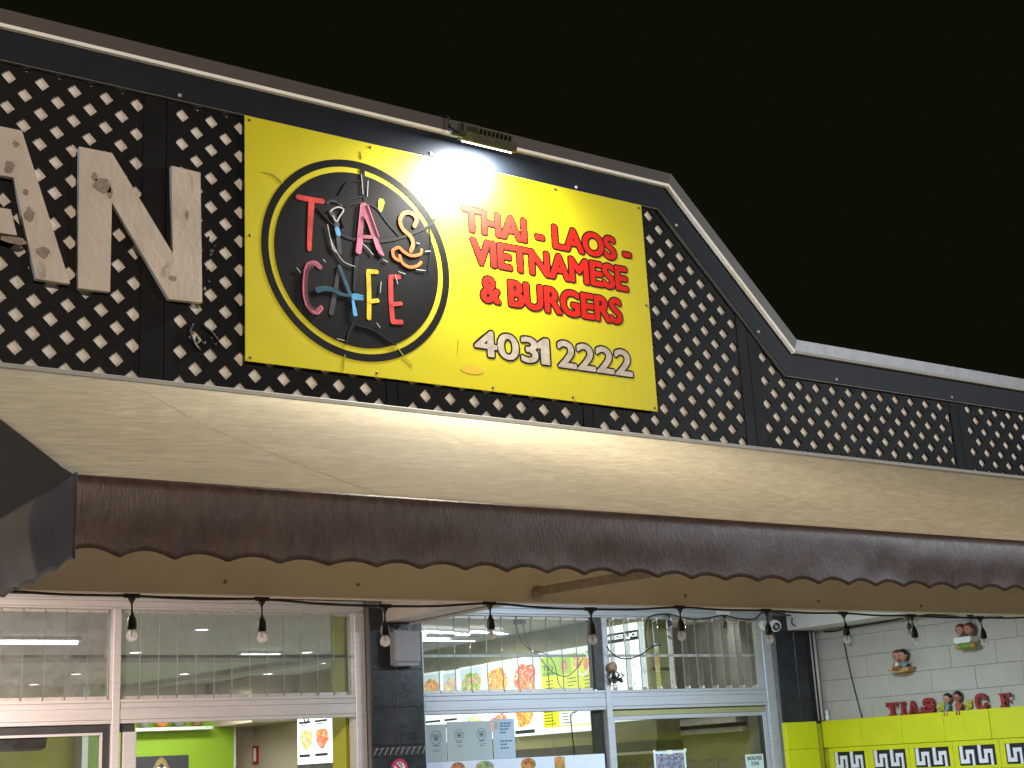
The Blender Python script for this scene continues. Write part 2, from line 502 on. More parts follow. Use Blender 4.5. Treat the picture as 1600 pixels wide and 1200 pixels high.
    def stroke(self, pts, w, c0, c1, fr, n=10):
        """flat painted stroke with rounded ends, slightly raised, in a frame's plane"""
        sm = smooth(pts, 5) if len(pts) > 2 else [Vector((a, b)) for a, b in pts]
        ws = w if isinstance(w, (list, tuple)) else None
        Lp, Rp = [], []
        m = len(sm)
        hw = lambda i: (ws[0] + (ws[1] - ws[0]) * i / max(1, m - 1)) / 2 if ws else w / 2
        for i, q in enumerate(sm):
            d = (sm[min(i + 1, m - 1)] - sm[max(i - 1, 0)]).normalized()
            nn = Vector((-d.y, d.x))
            Lp.append(q + nn * hw(i))
            Rp.append(q - nn * hw(i))
        d0 = (sm[1] - sm[0]).normalized()
        d1 = (sm[-1] - sm[-2]).normalized()
        quads = []
        base = len(self.v)
        P2 = []
        for l, r in zip(Lp, Rp):
            P2 += [(l.x, l.y, c1), (r.x, r.y, c1), (l.x, l.y, c0), (r.x, r.y, c0)]
        for i in range(m - 1):
            a, b = i * 4, i * 4 + 4
            quads += [(a + 1, b + 1, b, a), (a, b, b + 2, a + 2), (b + 1, a + 1, a + 3, b + 3)]
        self.add(P2, quads, fr)
        for q, dd, h in ((sm[0], -d0, hw(0)), (sm[-1], d1, hw(m - 1))):
            a0 = math.atan2(dd.y, dd.x)
            self.prism([(q.x + h * math.cos(a0 + (i / n - 0.5) * math.pi), q.y + h * math.sin(a0 + (i / n - 0.5) * math.pi)) for i in range(n + 1)], c0, c1, fr)
        return self

    def build(self, name, m, parent=None, smooth_=False):
        me = bpy.data.meshes.new(name)
        w = Vector((0, 0, 0))
        if parent is not None:
            q = parent
            while q is not None:
                w += q.location
                q = q.parent
        me.from_pydata([tuple(p - w) for p in self.v], [], self.f)
        me.materials.append(M[m] if isinstance(m, str) else m)
        if smooth_:
            for pl in me.polygons:
                pl.use_smooth = True
        me.update()
        o = bpy.data.objects.new(name, me)
        col.objects.link(o)
        if parent is not None:
            o.parent = parent
        return o


def smooth(pts, k=6):
    """Catmull-Rom through 2D or 3D points"""
    P = [Vector(p) for p in pts]
    if len(P) < 3:
        return P
    P = [P[0] * 2 - P[1]] + P + [P[-1] * 2 - P[-2]]
    out = []
    for i in range(1, len(P) - 2):
        a, b, c, d = P[i - 1:i + 3]
        for j in range(k):
            t = j / k
            out.append(0.5 * ((2 * b) + (c - a) * t + (2 * a - 5 * b + 4 * c - d) * t * t + (3 * b - a - 3 * c + d) * t ** 3))
    out.append(P[-2])
    return out


def thing(name, label, cat, loc=(0, 0, 0), group=None):
    o = bpy.data.objects.new(name, None)
    o.empty_display_size = 0.1
    col.objects.link(o)
    o.location = loc
    o['label'] = label
    o['category'] = cat
    if group:
        o['group'] = group
    return o


def tag(o, label, cat, group=None):
    o['label'] = label
    o['category'] = cat
    if group:
        o['group'] = group
    return o


def struct(o, kind='structure'):
    o['kind'] = kind
    return o


def front(y):            # a plane facing the street: a = x, b = z, raised towards the camera
    return (Vector((0, y, 0)), Vector((1, 0, 0)), Vector((0, 0, 1)), Vector((0, -1, 0)))


def side(x):             # a plane facing left: a = y measured backwards (-y), b = z
    return (Vector((x, 0, 0)), Vector((0, 1, 0)), Vector((0, 0, 1)), Vector((-1, 0, 0)))


def text_mesh(s, bold=0.0):
    c = bpy.data.curves.new('lettering', 'FONT')
    c.body = s
    c.size = 1.0
    c.offset = bold
    c.resolution_u = 4
    o = bpy.data.objects.new('lettering', c)
    col.objects.link(o)
    dg = bpy.context.evaluated_depsgraph_get()
    dg.update()
    me = bpy.data.meshes.new_from_object(o.evaluated_get(dg))
    vs_ = [v.co.copy() for v in me.vertices]
    fs = [tuple(p.vertices) for p in me.polygons]
    bpy.data.objects.remove(o)
    bpy.data.curves.remove(c)
    bpy.data.meshes.remove(me)
    return vs_, fs


def text_on(mb, s, x0, x1, z0, z1, c0, c1, fr, bold=0.0, ref=None, flip=False):
    """lettering fitted to a rectangle of a plane; ref = the lighter face whose size sets the fit of its own outline"""
    vs_, fs = text_mesh(s, bold)
    rv, _ = text_mesh(s, ref) if ref is not None else (vs_, fs)
    ax0, ax1 = min(v.x for v in rv), max(v.x for v in rv)
    az0, az1 = min(v.y for v in rv), max(v.y for v in rv)
    sx, sz = (x1 - x0) / (ax1 - ax0), (z1 - z0) / (az1 - az0)
    n = len(vs_)
    p = [(x0 + (v.x - ax0) * sx, z0 + (v.y - az0) * sz, c1) for v in vs_] + [(x0 + (v.x - ax0) * sx, z0 + (v.y - az0) * sz, c0) for v in vs_]
    edges = {}
    for f in fs:
        for i in range(len(f)):
            e = (f[i], f[(i + 1) % len(f)])
            edges[e] = edges.get(e, 0) + 1
    ff = list(fs)
    for (a, b) in edges:
        if (b, a) not in edges:
            ff.append((b, a, n + a, n + b))
    mb.add(p, ff, fr)


def clip(poly, conv):
    """polygon clipped by a convex one (both counter-clockwise, in 2D)"""
    out = poly
    for i in range(len(conv)):
        a, b = conv[i], conv[(i + 1) % len(conv)]
        inp, out = out, []
        if not inp:
            return []
        side_ = lambda p: (b[0] - a[0]) * (p[1] - a[1]) - (b[1] - a[1]) * (p[0] - a[0])
        for j in range(len(inp)):
            p, q = inp[j], inp[(j + 1) % len(inp)]
            sp, sq = side_(p), side_(q)
            if sp >= 0:
                out.append(p)
            if (sp > 0 and sq < 0) or (sp < 0 and sq > 0):
                t = sp / (sp - sq)
                out.append((p[0] + (q[0] - p[0]) * t, p[1] + (q[1] - p[1]) * t))
    return out if len(out) > 2 else []


# ------------------------------------------------------------------ ground and street
struct(MB().box(-60, 60, -60, 1.0, -0.3, -0.12).build('road', 'asphalt'))
struct(MB().rbox(-60, 60, 1.0, 9.0, -0.3, 0.0).build('footpath', 'footpath'))
struct(MB().box(-60, 60, 9.0, 40, -0.3, -0.004).build('ground', 'floor_tile'))
struct(MB().box(-60, 60, 40, 90, -0.3, -0.10).build('ground', 'asphalt'))

YF = 5.65                     # plane of the parapet lattice
YS = 9.60                     # plane of the shopfront
X_MENU = 8.5                  # wall of the menu boards
X_SIDE = 10.0                 # yellow dado of the side wall

# ------------------------------------------------------------------ building
shop = thing('shop_building', 'low shop building with black lattice parapet, ochre beam and tiled louvred shopfront', 'building', (5.3, 9.6, 0))

# parapet backing
F5 = front(YF)
outline = [(-3.8, 3.34), (12.0, 3.34), (12.0, 3.95), (5.99, 3.95), (5.10, 4.84), (-3.8, 4.84)]
MB().prism(outline, -0.22, -0.0185, F5).build('parapet_wall', 'parapet_cream', shop)
# verandah beam under the parapet
MB().rbox(-3.8, 12.0, 5.66, 5.70, 2.44, 3.335, 0.006).build('beam', 'beam_paint', shop)
for x, z in ((3.06, 2.505), (5.02, 2.50), (6.02, 2.49), (2.42, 2.50), (6.9, 2.48)):
    MB().disc(x, z, 0.008, 0.008, 0, 0.006, front(5.66), 8).build('bolt', 'steel_brown', shop)

# lattice
P_ = 0.1415
HOLE0 = (1.429, 4.637)


def lattice_panel(x0, x1, pieces, ph, zlow, wl=0.076, wr=0.076):
    panel = MB().box(x0, x1, YF + 0.0005, YF + 0.012, zlow, zlow + 0.036).build('lattice_panel', 'lattice_black', shop)
    for a, b in ((x0, x0 + wl), (x1 - wr, x1)):
        m = MB()
        for pc in pieces:
            q = clip([(a, zlow + 0.037), (b, zlow + 0.037), (b, 5.2), (a, 5.2)], pc)
            if q:
                m.prism(q, -0.014, 0.002, F5)
        m.build('edge_strip', 'lattice_black', panel)
    hw = 0.0246
    s2 = math.sqrt(0.5)
    for dirn in (1, -1):
        d = Vector((s2, s2 * dirn))
        n = Vector((-d.y, d.x))
        q0 = Vector(ph) + Vector((P_ / 2, 0))      # a slat crossing lies half a pitch beside each hole
        for k in range(-60, 61):
            o = q0 + Vector((P_ * k, 0))
            a, b = o - d * 6, o + d * 6
            strip = [tuple(a - n * hw), tuple(b - n * hw), tuple(b + n * hw), tuple(a + n * hw)]
            m = MB()
            for pc in pieces:
                q = clip(strip, pc)
                if q:
                    xs = [u for u, _ in q]
                    if max(xs) - min(xs) < 0.03:
                        continue
                    if dirn == 1:
                        m.prism(q, -0.008, -0.0015, F5)
                    else:
                        m.prism(q, -0.0105, -0.0028, F5)
            if m.v:
                m.build('slat', 'lattice_black', panel)


def rect(x0, x1, z0, z1):
    return [(x0, z0), (x1, z0), (x1, z1), (x0, z1)]


ZB, ZT, ZL = 3.30, 4.74, 3.86
joints = [0.95, 2.129, 3.294, 4.474, 5.655]
for a, b, ph, wl_, wr_ in zip(joints[:3], joints[1:4], (HOLE0, (2.207, 4.635), (3.385, 4.635)), (0.076, 0.043, 0.055), (0.105, 0.058, 0.060)):
    lattice_panel(a + 0.002, b - 0.002, [rect(a + 0.002, b - 0.002, ZB, ZT)], ph, ZB, wl_, wr_)
for a, b in ((-3.75, -2.58), (-2.58, -1.40), (-1.40, -0.23), (-0.23, 0.95)):
    lattice_panel(a + 0.002, b - 0.002, [rect(a + 0.002, b - 0.002, ZB, ZT)], (a + 0.478 - 0.1415 * 2 - 0.01, 4.637), ZB)
# panel under the slope of the roofline (its top right corner is cut off)
slope = lambda x: 4.74 + (5.02 - x) * (4.74 - 3.86) / (5.89 - 5.02)
lattice_panel(4.476, 5.653, [[(4.476, ZB), (5.653, ZB), (5.653, slope(5.653)), (5.02, ZT), (4.476, ZT)]], (5.5465, 3.519), ZB, 0.043)
lattice_panel(5.657, 7.490, [[(5.657, ZB), (5.89, ZB), (5.89, 3.86), (5.657, slope(5.657))], rect(5.89, 7.490, ZB, ZL)], (6.054, 3.767), ZB, 0.081)
lattice_panel(7.494, 9.4, [rect(7.494, 9.4, ZB, ZL)], (7.605, 3.775), ZB)

# fascia, lip and capping along the broken roofline
line = [(-3.8, 4.835), (5.102, 4.835), (5.99, 3.947), (12.0, 3.947)]


def offset_line(pts, d):
    """parallel of a polyline, d above it"""
    out = []
    for i, p in enumerate(pts):
        p = Vector(p)
        a = (p - Vector(pts[i - 1])).normalized() if i else None
        b = (Vector(pts[i + 1]) - p).normalized() if i < len(pts) - 1 else None
        a = a or b
        b = b or a
        na, nb = Vector((-a.y, a.x)), Vector((-b.y, b.x))
        m = (na + nb).normalized()
        out.append(p + m * (d / m.dot(na)))
    return out


def band(name, mats, lo, hi, c0, c1):
    A, B = offset_line(line, lo), offset_line(line, hi)
    for i in range(3):
        m = MB()
        m.prism([tuple(A[i]), tuple(A[i + 1]), tuple(B[i + 1]), tuple(B[i])], c0, c1, F5)
        m.build(name, mats[i], shop)


band('fascia_board', ['fascia_paint'] * 3, -0.137, -0.001, -0.03, 0.022)
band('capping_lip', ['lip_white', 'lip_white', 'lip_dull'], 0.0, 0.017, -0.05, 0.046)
band('capping', ['capping_brown', 'capping_grey', 'capping_pale'], 0.0175, 0.088, -0.26, 0.040)
mb = MB()
A = offset_line(line, -0.137)
for i in range(3):
    B = offset_line(line, -0.143)
    mb.prism([tuple(B[i]), tuple(B[i + 1]), tuple(A[i + 1]), tuple(A[i])], -0.01, 0.017, F5)
mb.build('fascia_edge', 'capping_grey', shop)
for x, z in ((2.18, 4.715), (3.52, 4.712), (4.45, 4.71), (5.16, 4.615), (5.73, 4.05), (6.35, 3.83), (7.42, 3.83)):
    MB().lathe([(0.009, 0), (0.009, 0.004), (0.005, 0.008)], (x, YF - 0.022, z), (0, -1, 0), 10).build('screw', 'conduit_grey', shop)

# verandah ceiling, cross beams, side roof
MB().box(-3.8, 12.0, 5.71, 9.59, 3.06, 3.12).build('verandah_ceiling', 'ceiling_white', shop)
MB().rbox(5.37, 5.69, 5.87, 9.57, 2.79, 3.058, 0.004).build('cross_beam', 'cream_wall', shop)
MB().rbox(9.70, 10.10, 5.87, 9.57, 2.765, 3.058, 0.004).build('cross_beam', 'ceiling_white', shop)
MB().box(-3.8, 12.0, 9.61, 9.80, 2.962, 3.30).build('bulkhead', 'cream_wall', shop)
MB().box(-3.8, 12.0, 5.9, 19.6, 3.34, 3.42).build('roof', 'capping_grey', shop)


# tiled pillars
def pillar(x0, x1, cols, rows, border=None):
    p = MB().box(x0, x1, YS - 0.05, YS + 0.40, 0.0, 3.05).build('tiled_pillar', 'grout', shop)
    fr = front(YS - 0.05)
    xs = [x0 + 0.001] + cols + [x1 - 0.001]
    for j in range(len(rows) - 1):
        for i in range(len(xs) - 1):
            z0, z1 = rows[j] + 0.0022, rows[j + 1] - 0.0022
            isb = border and abs(rows[j] - border[0]) < 1e-6
            MB().rbox(xs[i] + 0.0018, xs[i + 1] - 0.0018, z0, z1, 0.0, 0.008 + 0.001 * random.random(), 0.002, fr).build('border_tile' if isb else 'tile', 'tile_border' if isb else 'tile_slate', p)
            if isb:
                n = 5
                m = MB()
                w = (xs[i + 1] - xs[i]) / n
                for k in range(n):
                    a = xs[i] + w * (k + 0.28)
                    m.prism([(a, z0 + 0.013), (a + 0.006, z0 + 0.013), (a + 0.032, z1 - 0.016), (a + 0.026, z1 - 0.016)], 0.009, 0.0115, fr)
                    m.prism([(a + 0.020, z1 - 0.016), (a + 0.044, z1 - 0.016), (a + 0.041, z1 - 0.022), (a + 0.018, z1 - 0.022)], 0.009, 0.0112, fr)
                m.build('border_pattern', 'tile_stroke', p)
    return p


rowsL = [0.0, 0.12, 0.40, 0.68, 0.96, 1.24, 1.51, 1.786, 1.870, 2.147, 2.433, 2.72, 2.9]
pillar(5.245, 5.715, [5.473], rowsL, (1.786, 1.870))
rowsR = [0.0, 0.15, 0.43, 0.71, 0.99, 1.27, 1.55, 1.83, 2.111, 2.397, 2.675, 2.9]
pillar(9.520, 10.02, [9.765], rowsR)


# ------------------------------------------------------------------ louvre windows and glazing
def louvres(x0, x1, n, ang, gmat, frame, deep=0.0, railmat='frame_dark'):
    """row of tall vertical glass blades in clips, between transom and header"""
    z0, z1 = 2.268, 2.846
    w = (x1 - x0) / n
    rail = MB().box(x0, x1, YS + 0.115, YS + 0.130, 2.538, 2.560).build('rail', railmat, frame)
    for i in range(n):
        c = x0 + w * (i + 0.5)
        a = R(ang + random.uniform(-2.5, 2.5))
        u = Vector((math.cos(a), math.sin(a), 0))
        nn = Vector((-math.sin(a), math.cos(a), 0))
        fr = (Vector((c, YS + 0.045, 0)), u, nn, Vector((0, 0, 1)))
        bw = w * 0.505 if ang < 30 else 0.075
        MB().box(-bw, bw, -0.003, 0.003, z0, z1, fr).build('louvre_blade', gmat, frame)
        MB().box(bw + 0.0003, bw + 0.0028, -0.004, 0.004, z0, z1, fr).build('blade_edge', 'glass_edge', frame)
        MB().box(-bw + 0.004, bw - 0.008, -0.007, 0.007, z0 - 0.016, z0 + 0.006, fr).build('blade_clip', 'clip_alu', frame)
        MB().box(-bw + 0.004, bw - 0.008, -0.007, 0.007, z1 - 0.006, z1 + 0.013, fr).build('blade_clip', 'clip_alu', frame)


def bar_h(mb, x0, x1, z0, z1, y=YS, d=0.10):
    """aluminium section with shallow grooves"""
    h = z1 - z0
    mb.rbox(x0, x1, y, y + d, z0, z0 + h * 0.16 - 0.001, 0.003)
    mb.rbox(x0, x1, y - 0.004, y + d, z0 + h * 0.16, z0 + h * 0.62, 0.003)
    mb.rbox(x0, x1, y - 0.001, y + d, z0 + h * 0.62 + 0.001, z0 + h * 0.86, 0.003)
    mb.rbox(x0, x1, y - 0.006, y + d, z0 + h * 0.86 + 0.001, z1, 0.003)


MB().box(-3.8, -0.601, YS, YS + 0.2, 0.0, 2.961).build('front_wall', 'cream_wall', shop)
# left window
fl = MB()
bar_h(fl, -0.6, 5.235, 2.862, 2.950)
fl.rbox(3.285, 3.340, YS - 0.012, YS + 0.11, 0.0, 2.861, 0.004)
fl.rbox(5.150, 5.238, YS - 0.008, YS + 0.11, 0.0, 2.861, 0.004)
bar_h(fl, -0.5, 3.284, 2.090, 2.250)
fl.rbox(-0.6, -0.501, YS - 0.012, YS + 0.11, 0.0, 2.861, 0.004)
bar_h(fl, 3.341, 5.149, 2.090, 2.250)
wl = fl.build('louvre_window', 'frame_alu', shop)
louvres(-0.49, 3.268, 26, 4, 'louvre_glass_left', wl)
louvres(3.356, 5.135, 13, 7, 'louvre_glass', wl)
# sliding panes below the left louvres
sp = MB()
sp.box(-0.5, 3.284, YS + 0.02, YS + 0.09, 2.035, 2.089)
sp.box(3.232, 3.284, YS + 0.02, YS + 0.09, 0.05, 2.035)
sp.box(3.341, 3.455, YS + 0.02, YS + 0.09, 2.035, 2.089)
sp.build('sliding_track', 'frame_dark', wl)
MB().box(-0.5, 3.231, YS + 0.012, YS + 0.05, 2.018, 2.034).box(3.214, 3.231, YS + 0.012, YS + 0.05, 0.05, 2.017).build('sash', 'frame_alu', wl)
MB().box(-0.5, 3.213, YS + 0.028, YS + 0.034, 0.05, 2.017).build('pane', 'pane_dark', wl)
MB().rbox(3.372, 3.468, YS + 0.015, YS + 0.06, 0.05, 2.034, 0.004).build('door_stile', 'frame_alu', wl)

# centre window and door bay
fc = MB()
bar_h(fc, 5.716, 9.500, 2.862, 2.960)
fc.rbox(5.716, 5.752, YS - 0.008, YS + 0.11, 0.0, 2.861, 0.004)
fc.rbox(7.530, 7.590, YS - 0.012, YS + 0.11, 0.0, 2.861, 0.004)
fc.rbox(9.405, 9.518, YS - 0.010, YS + 0.11, 0.0, 2.861, 0.004)
bar_h(fc, 5.753, 7.529, 2.090, 2.250)
bar_h(fc, 7.591, 9.404, 2.090, 2.250)
wc = fc.build('louvre_window', 'frame_alu_cool', shop)
louvres(5.768, 7.440, 11, 3, 'louvre_glass', wc, railmat='frame_alu')
louvres(7.600, 9.395, 11, 66, 'louvre_glass', wc, railmat='clip_alu')
MB().box(7.443, 7.529, YS + 0.005, YS + 0.09, 2.262, 2.86).build('jamb', 'frame_dark', wc)
MB().box(5.755, 7.527, YS + 0.040, YS + 0.046, 0.05, 2.088).build('pane', 'pane_clear', wc)
MB().box(7.43, 7.528, YS + 0.060, YS + 0.095, 0.05, 2.088).build('jamb', 'frame_dark', wc)
df = MB()
df.rbox(7.592, 9.403, YS + 0.030, YS + 0.10, 2.035, 2.088, 0.003)
df.build('door_head', 'wall_khaki', wc)
df = MB()
df.rbox(7.592, 9.350, YS + 0.022, YS + 0.07, 2.000, 2.033, 0.003)
df.rbox(9.352, 9.402, YS + 0.022, YS + 0.07, 0.05, 2.033, 0.003)
df.rbox(7.592, 7.628, YS + 0.022, YS + 0.07, 0.05, 1.999, 0.003)
df.build('door_frame', 'frame_alu_cool', wc)
MB().box(9.335, 9.351, YS + 0.026, YS + 0.07, 0.05, 1.999).build('door_seal', 'frame_dark', wc)
MB().box(7.629, 9.334, YS + 0.044, YS + 0.050, 0.05, 1.999).build('pane', 'pane_clear', wc)

# ------------------------------------------------------------------ interior
B19 = 19.0
MB().box(-1.0, 12.0, 9.85, 19.2, 3.0, 3.05).build('shop_ceiling', 'int_ceiling', shop)
MB().box(-1.0, 6.02, B19, B19 + 0.1, 0, 2.999).build('back_wall', 'wall_olive', shop)
MB().box(6.021, 6.10, B19 - 0.3, B19 + 0.1, 0, 2.999).build('wall_post', 'wall_pale', shop)
MB().box(6.101, 6.50, B19, B19 + 0.1, 0, 2.999).build('back_wall', 'wall_green', shop)
MB().box(6.501, 8.19, B19 - 0.15, B19 + 0.1, 0, 2.65).build('back_wall', 'wall_lime', shop)
MB().box(8.191, 8.215, B19 - 0.16, B19 + 0.1, 0, 2.65).build('wall_trim', 'wall_pale', shop)
MB().box(6.501, 9.0, B19 + 0.11, B19 + 0.2, 0, 2.999).build('back_wall', 'wall_beige', shop)
MB().box(8.60, 8.75, 14.9, 22.0, 0.0, 2.40).build('side_partition', 'wall_beige', shop)
MB().box(7.9, 8.75, 17.6, 22.0, 2.401, 2.999).build('ceiling_soffit', 'wall_beige', shop)
MB().box(8.52, 8.80, 10.14, 17.5, 1.83, 2.999).build('menu_bulkhead', 'wall_khaki', shop)
MB().box(8.50, 8.82, 10.14, 17.5, 1.74, 1.829).build('bulkhead_skirt', 'kitchen_dark', shop)
MB().box(8.46, 8.83, 10.14, 15.2, 1.715, 1.739).build('bulkhead_trim', 'steel_pale', shop)
MB().box(8.83, 10.3, 13.9, 14.0, 0, 2.999).build('kitchen_wall', 'wall_khaki', shop)
MB().box(10.2, 10.35, 10.05, 19.2, 0, 2.999).build('right_wall', 'wall_khaki', shop)
MB().box(9.98, 10.19, 10.3, 13.8, 2.08, 2.999).build('kitchen_hood', 'kitchen_dark', shop)
MB().box(10.02, 10.19, 10.7, 13.8, 1.98, 2.05).build('duct', 'steel_pale', shop)
MB().box(10.10, 10.19, 10.7, 13.8, 1.89, 1.94).build('duct', 'steel_pale', shop)
MB().box(9.76, 9.90, 9.72, 10.02, 0, 2.999).build('return_wall', 'wall_bluegrey', shop)
MB().box(-1.2, -1.0, 9.8, 19.2, 0, 3.0).build('left_wall', 'wall_olive', shop)
# dropped ceiling bands
b = MB()
b.add([(6.75, 18.9, 2.94), (7.05, 18.9, 2.94), (8.10, 12.0, 2.94), (7.80, 12.0, 2.94), (6.75, 18.9, 2.999), (7.05, 18.9, 2.999), (8.10, 12.0, 2.999), (7.80, 12.0, 2.999)],
      [(0, 3, 2, 1), (4, 5, 6, 7), (0, 1, 5, 4), (1, 2, 6, 5), (2, 3, 7, 6), (3, 0, 4, 7)])
b.build('ceiling_beam', 'int_beam', shop)
MB().box(0.5, 8.4, 14.9, 15.0, 2.955, 2.999).build('ceiling_beam', 'int_beam', shop)

# ceiling lights in the shop
for i, (x, y, l) in enumerate([(3.35, 12.85, 1.5), (6.48, 14.2, 0.50), (7.66, 12.4, 0.85), (7.0, 12.0, 0.5)]):
    t = thing('tube_light', ['long bare tube light on the ceiling behind the widest louvre blades', 'short bright tube light behind the second louvre bay, near the chartreuse strip',
              'longer bright tube light above the menu boards', 'short tube light close beside the grey electrical box'][i], 'ceiling light', (x, y, 3.0), 'lights on the shop ceiling')
    MB().box(x - l / 2, x + l / 2, y - 0.05, y + 0.05, 2.97, 2.999).build('housing', 'cctv_white', t)
    MB().tube([(x - l / 2 + 0.03, y, 2.952), (x + l / 2 - 0.03, y, 2.952)], 0.018, 10).build('tube', 'tube_light', t)
    lo = lamp('tube_light_glow', 'AREA', (x, y, 2.92), 40 * l, (1.0, 0.99, 0.94), (x, y, 0), shape='RECTANGLE', size=l, size_y=0.06)
spots = [(5.364, 16.955), (5.35, 18.6), (5.10, 14.209), (4.916, 12.023), (6.766, 17.097), (7.366, 16.862), (7.95, 17.2), (7.033, 14.203), (7.9, 15.6), (8.25, 12.152)]
dl_lab = ['small round downlight below the long bare tube light', 'lowest downlight below the long bare tube light', 'round downlight just below the hanging bulb by the slim mullion',
          'brightest downlight high in the louvres between two hanging bulbs', 'downlight below the rail midway between two hanging bulbs', 'downlight below the rail, under the bulb nearest the chartreuse strip',
          'tiny downlight lowest in the louvres near the pillar', 'downlight above the rail close to the chartreuse strip', 'downlight below the rail close to the chartreuse strip', 'single downlight above the menu boards']
for (x, y), lb in zip(spots, dl_lab):
    t = thing('downlight', lb, 'ceiling light', (x, y, 3.0), 'lights on the shop ceiling')
    MB().ring(x, -y, 0.062, 0.082, 0.0, 0.012, (Vector((0, 0, 2.999)), Vector((1, 0, 0)), Vector((0, -1, 0)), Vector((0, 0, -1))), 20).build('trim', 'cctv_white', t)
    MB().disc(x, -y, 0.061, 0.061, 0.001, 0.008, (Vector((0, 0, 2.999)), Vector((1, 0, 0)), Vector((0, -1, 0)), Vector((0, 0, -1))), 20).build('lens', 'downlight', t)
lamp('shop_fill', 'AREA', (6.8, 17.6, 2.85), 60, (1.0, 1.0, 0.95), (6.8, 17.9, 0), shape='RECTANGLE', size=1.6, size_y=0.3)  # fill lamp without a fixture, added to light the lime back wall
lamp('shop_fill', 'AREA', (4.6, 15.5, 2.85), 130, (1.0, 1.0, 0.95), (4.6, 15.7, 0), shape='RECTANGLE', size=1.2, size_y=0.1)  # fill lamp without a fixture, added to brighten the left of the room
lamp('kitchen_fill', 'AREA', (9.3, 10.35, 2.97), 30, (1.0, 0.97, 0.90), (9.4, 12.2, 0), shape='RECTANGLE', size=1.2, size_y=0.1)  # added fill, kept out of sight, to brighten the kitchen walls

# verandah battens, hidden from the street by the beam
for x, c, p, lb in ((1.1, (1.0, 0.80, 0.72), 360, 'warm white batten light on the verandah ceiling before the sliding panes'), (7.6, (0.68, 0.84, 1.0), 118, 'cool white batten light on the verandah ceiling before the door')):
    t = thing('batten_light', lb, 'ceiling light', (x, 7.7, 3.06), 'verandah battens')
    MB().rbox(x - 0.65, x + 0.65, 7.66, 7.74, 3.02, 3.059).build('housing', 'cctv_white', t)
    MB().tube([(x - 0.6, 7.7, 2.995), (x + 0.6, 7.7, 2.995)], 0.014, 10).build('tube', 'tube_light', t)
    lamp('batten_glow', 'AREA', (x, 7.7, 2.95), p, c, (x, 8.1, 0), shape='RECTANGLE', size=1.2, size_y=0.05)


# menu boards (lightboxes on the bulkhead)
def menu_board(y0, y1, z0, z1, lb, x=8.515, dishes=(), base='board_white', lines=()):
    t = thing('menu_board', lb, 'menu board', (x, (y0 + y1) / 2, z0), 'lit menu boards inside the shop')
    fr = (Vector((x, 0, 0)), Vector((0, -1, 0)), Vector((0, 0, 1)), Vector((-1, 0, 0)))
    MB().rbox(-y1, -y0, z0, z1, 0.0, 0.05, 0.004, fr).build('lightbox', base, t)
    for (ya, yb, za, zb, m) in dishes:
        yc, zc = (ya + yb) / 2, (za + zb) / 2
        MB().box(-ya, -yb, za, zb, 0.0501, 0.0515, fr).build('picture_card', 'board_pale', t)
        ra, rb = abs(ya - yb) * 0.44, abs(zb - za) * 0.42
        pts = []
        for i in range(26):
            a = 2 * math.pi * i / 26
            k = 1 + 0.10 * math.sin(3 * a + zc * 50) + 0.07 * math.sin(5 * a + yc * 31)
            pts.append((-yc + ra * k * math.cos(a), zc + rb * k * math.sin(a)))
        MB().prism(pts, 0.0516, 0.053, fr).build('dish_picture', m, t)
    if lines:
        mb = MB()
        for (ya, yb, za, zb) in lines:
            mb.box(-ya, -yb, za, zb, 0.0531, 0.054, fr)
        mb.build('small_print', 'board_ink', t)
    return t, fr


menu_board(13.75, 14.20, 1.96, 2.745, 'narrow lit menu board with fried orange dish, beside the grey box', dishes=((14.17, 13.79, 2.30, 2.72, 'dish_gold'),), lines=[(14.15, 13.80, 2.19, 2.21), (14.15, 13.95, 2.12, 2.15), (14.0, 13.8, 2.03, 2.06), (14.15, 13.9, 1.99, 2.01)])
menu_board(13.41, 13.735, 1.96, 2.735, 'lit menu board with pale noodle dish, second from the grey box', dishes=((13.71, 13.44, 2.30, 2.70, 'dish_pale'),), lines=[(13.71, 13.45, 2.19, 2.21), (13.71, 13.55, 2.12, 2.15), (13.6, 13.45, 2.03, 2.06)])
menu_board(12.88, 13.37, 1.96, 2.745, 'lit menu board with leafy green dish', dishes=((13.34, 12.91, 2.30, 2.72, 'dish_green'), (13.34, 12.91, 1.98, 2.22, 'dish_pale')))
menu_board(12.385, 12.86, 1.96, 2.750, 'lit menu board with round brown noodle dish', dishes=((12.83, 12.41, 2.30, 2.73, 'dish_orange'), (12.83, 12.41, 1.98, 2.22, 'dish_red')))
menu_board(11.86, 12.365, 1.96, 2.750, 'lit menu board with large red curry dish beside the yellow board', dishes=((12.33, 11.89, 2.29, 2.73, 'dish_red'), (12.33, 11.99, 2.03, 2.30, 'dish_orange')), lines=[(12.33, 11.98, 1.985, 2.02)])
# yellow board
t, fr = menu_board(10.90, 11.845, 1.96, 2.765, 'bright yellow menu board with cafe name and drinks', base='board_white')
MB().box(-11.82, -10.95, 2.02, 2.715, 0.0501, 0.0515, fr).build('yellow_panel', 'board_yellow', t)
MB().box(-11.81, -11.30, 2.52, 2.71, 0.0516, 0.052, fr).box(-11.29, -10.97, 2.66, 2.71, 0.0516, 0.052, fr).build('lime_panel', 'board_lime', t)
mb = MB()
text_on(mb, "Tia's", -11.78, -11.60, 2.575, 2.63, 0.0522, 0.0535, fr, 0.02)
text_on(mb, 'CAFE', -11.78, -11.60, 2.530, 2.560, 0.0522, 0.0535, fr, 0.02)
for y in (11.75, 11.38, 11.10):
    for k in range(6):
        mb.box(-y, -y + 0.10 + 0.08 * random.random(), 2.47 - 0.035 * k, 2.478 - 0.035 * k, 0.0522, 0.0535, fr)
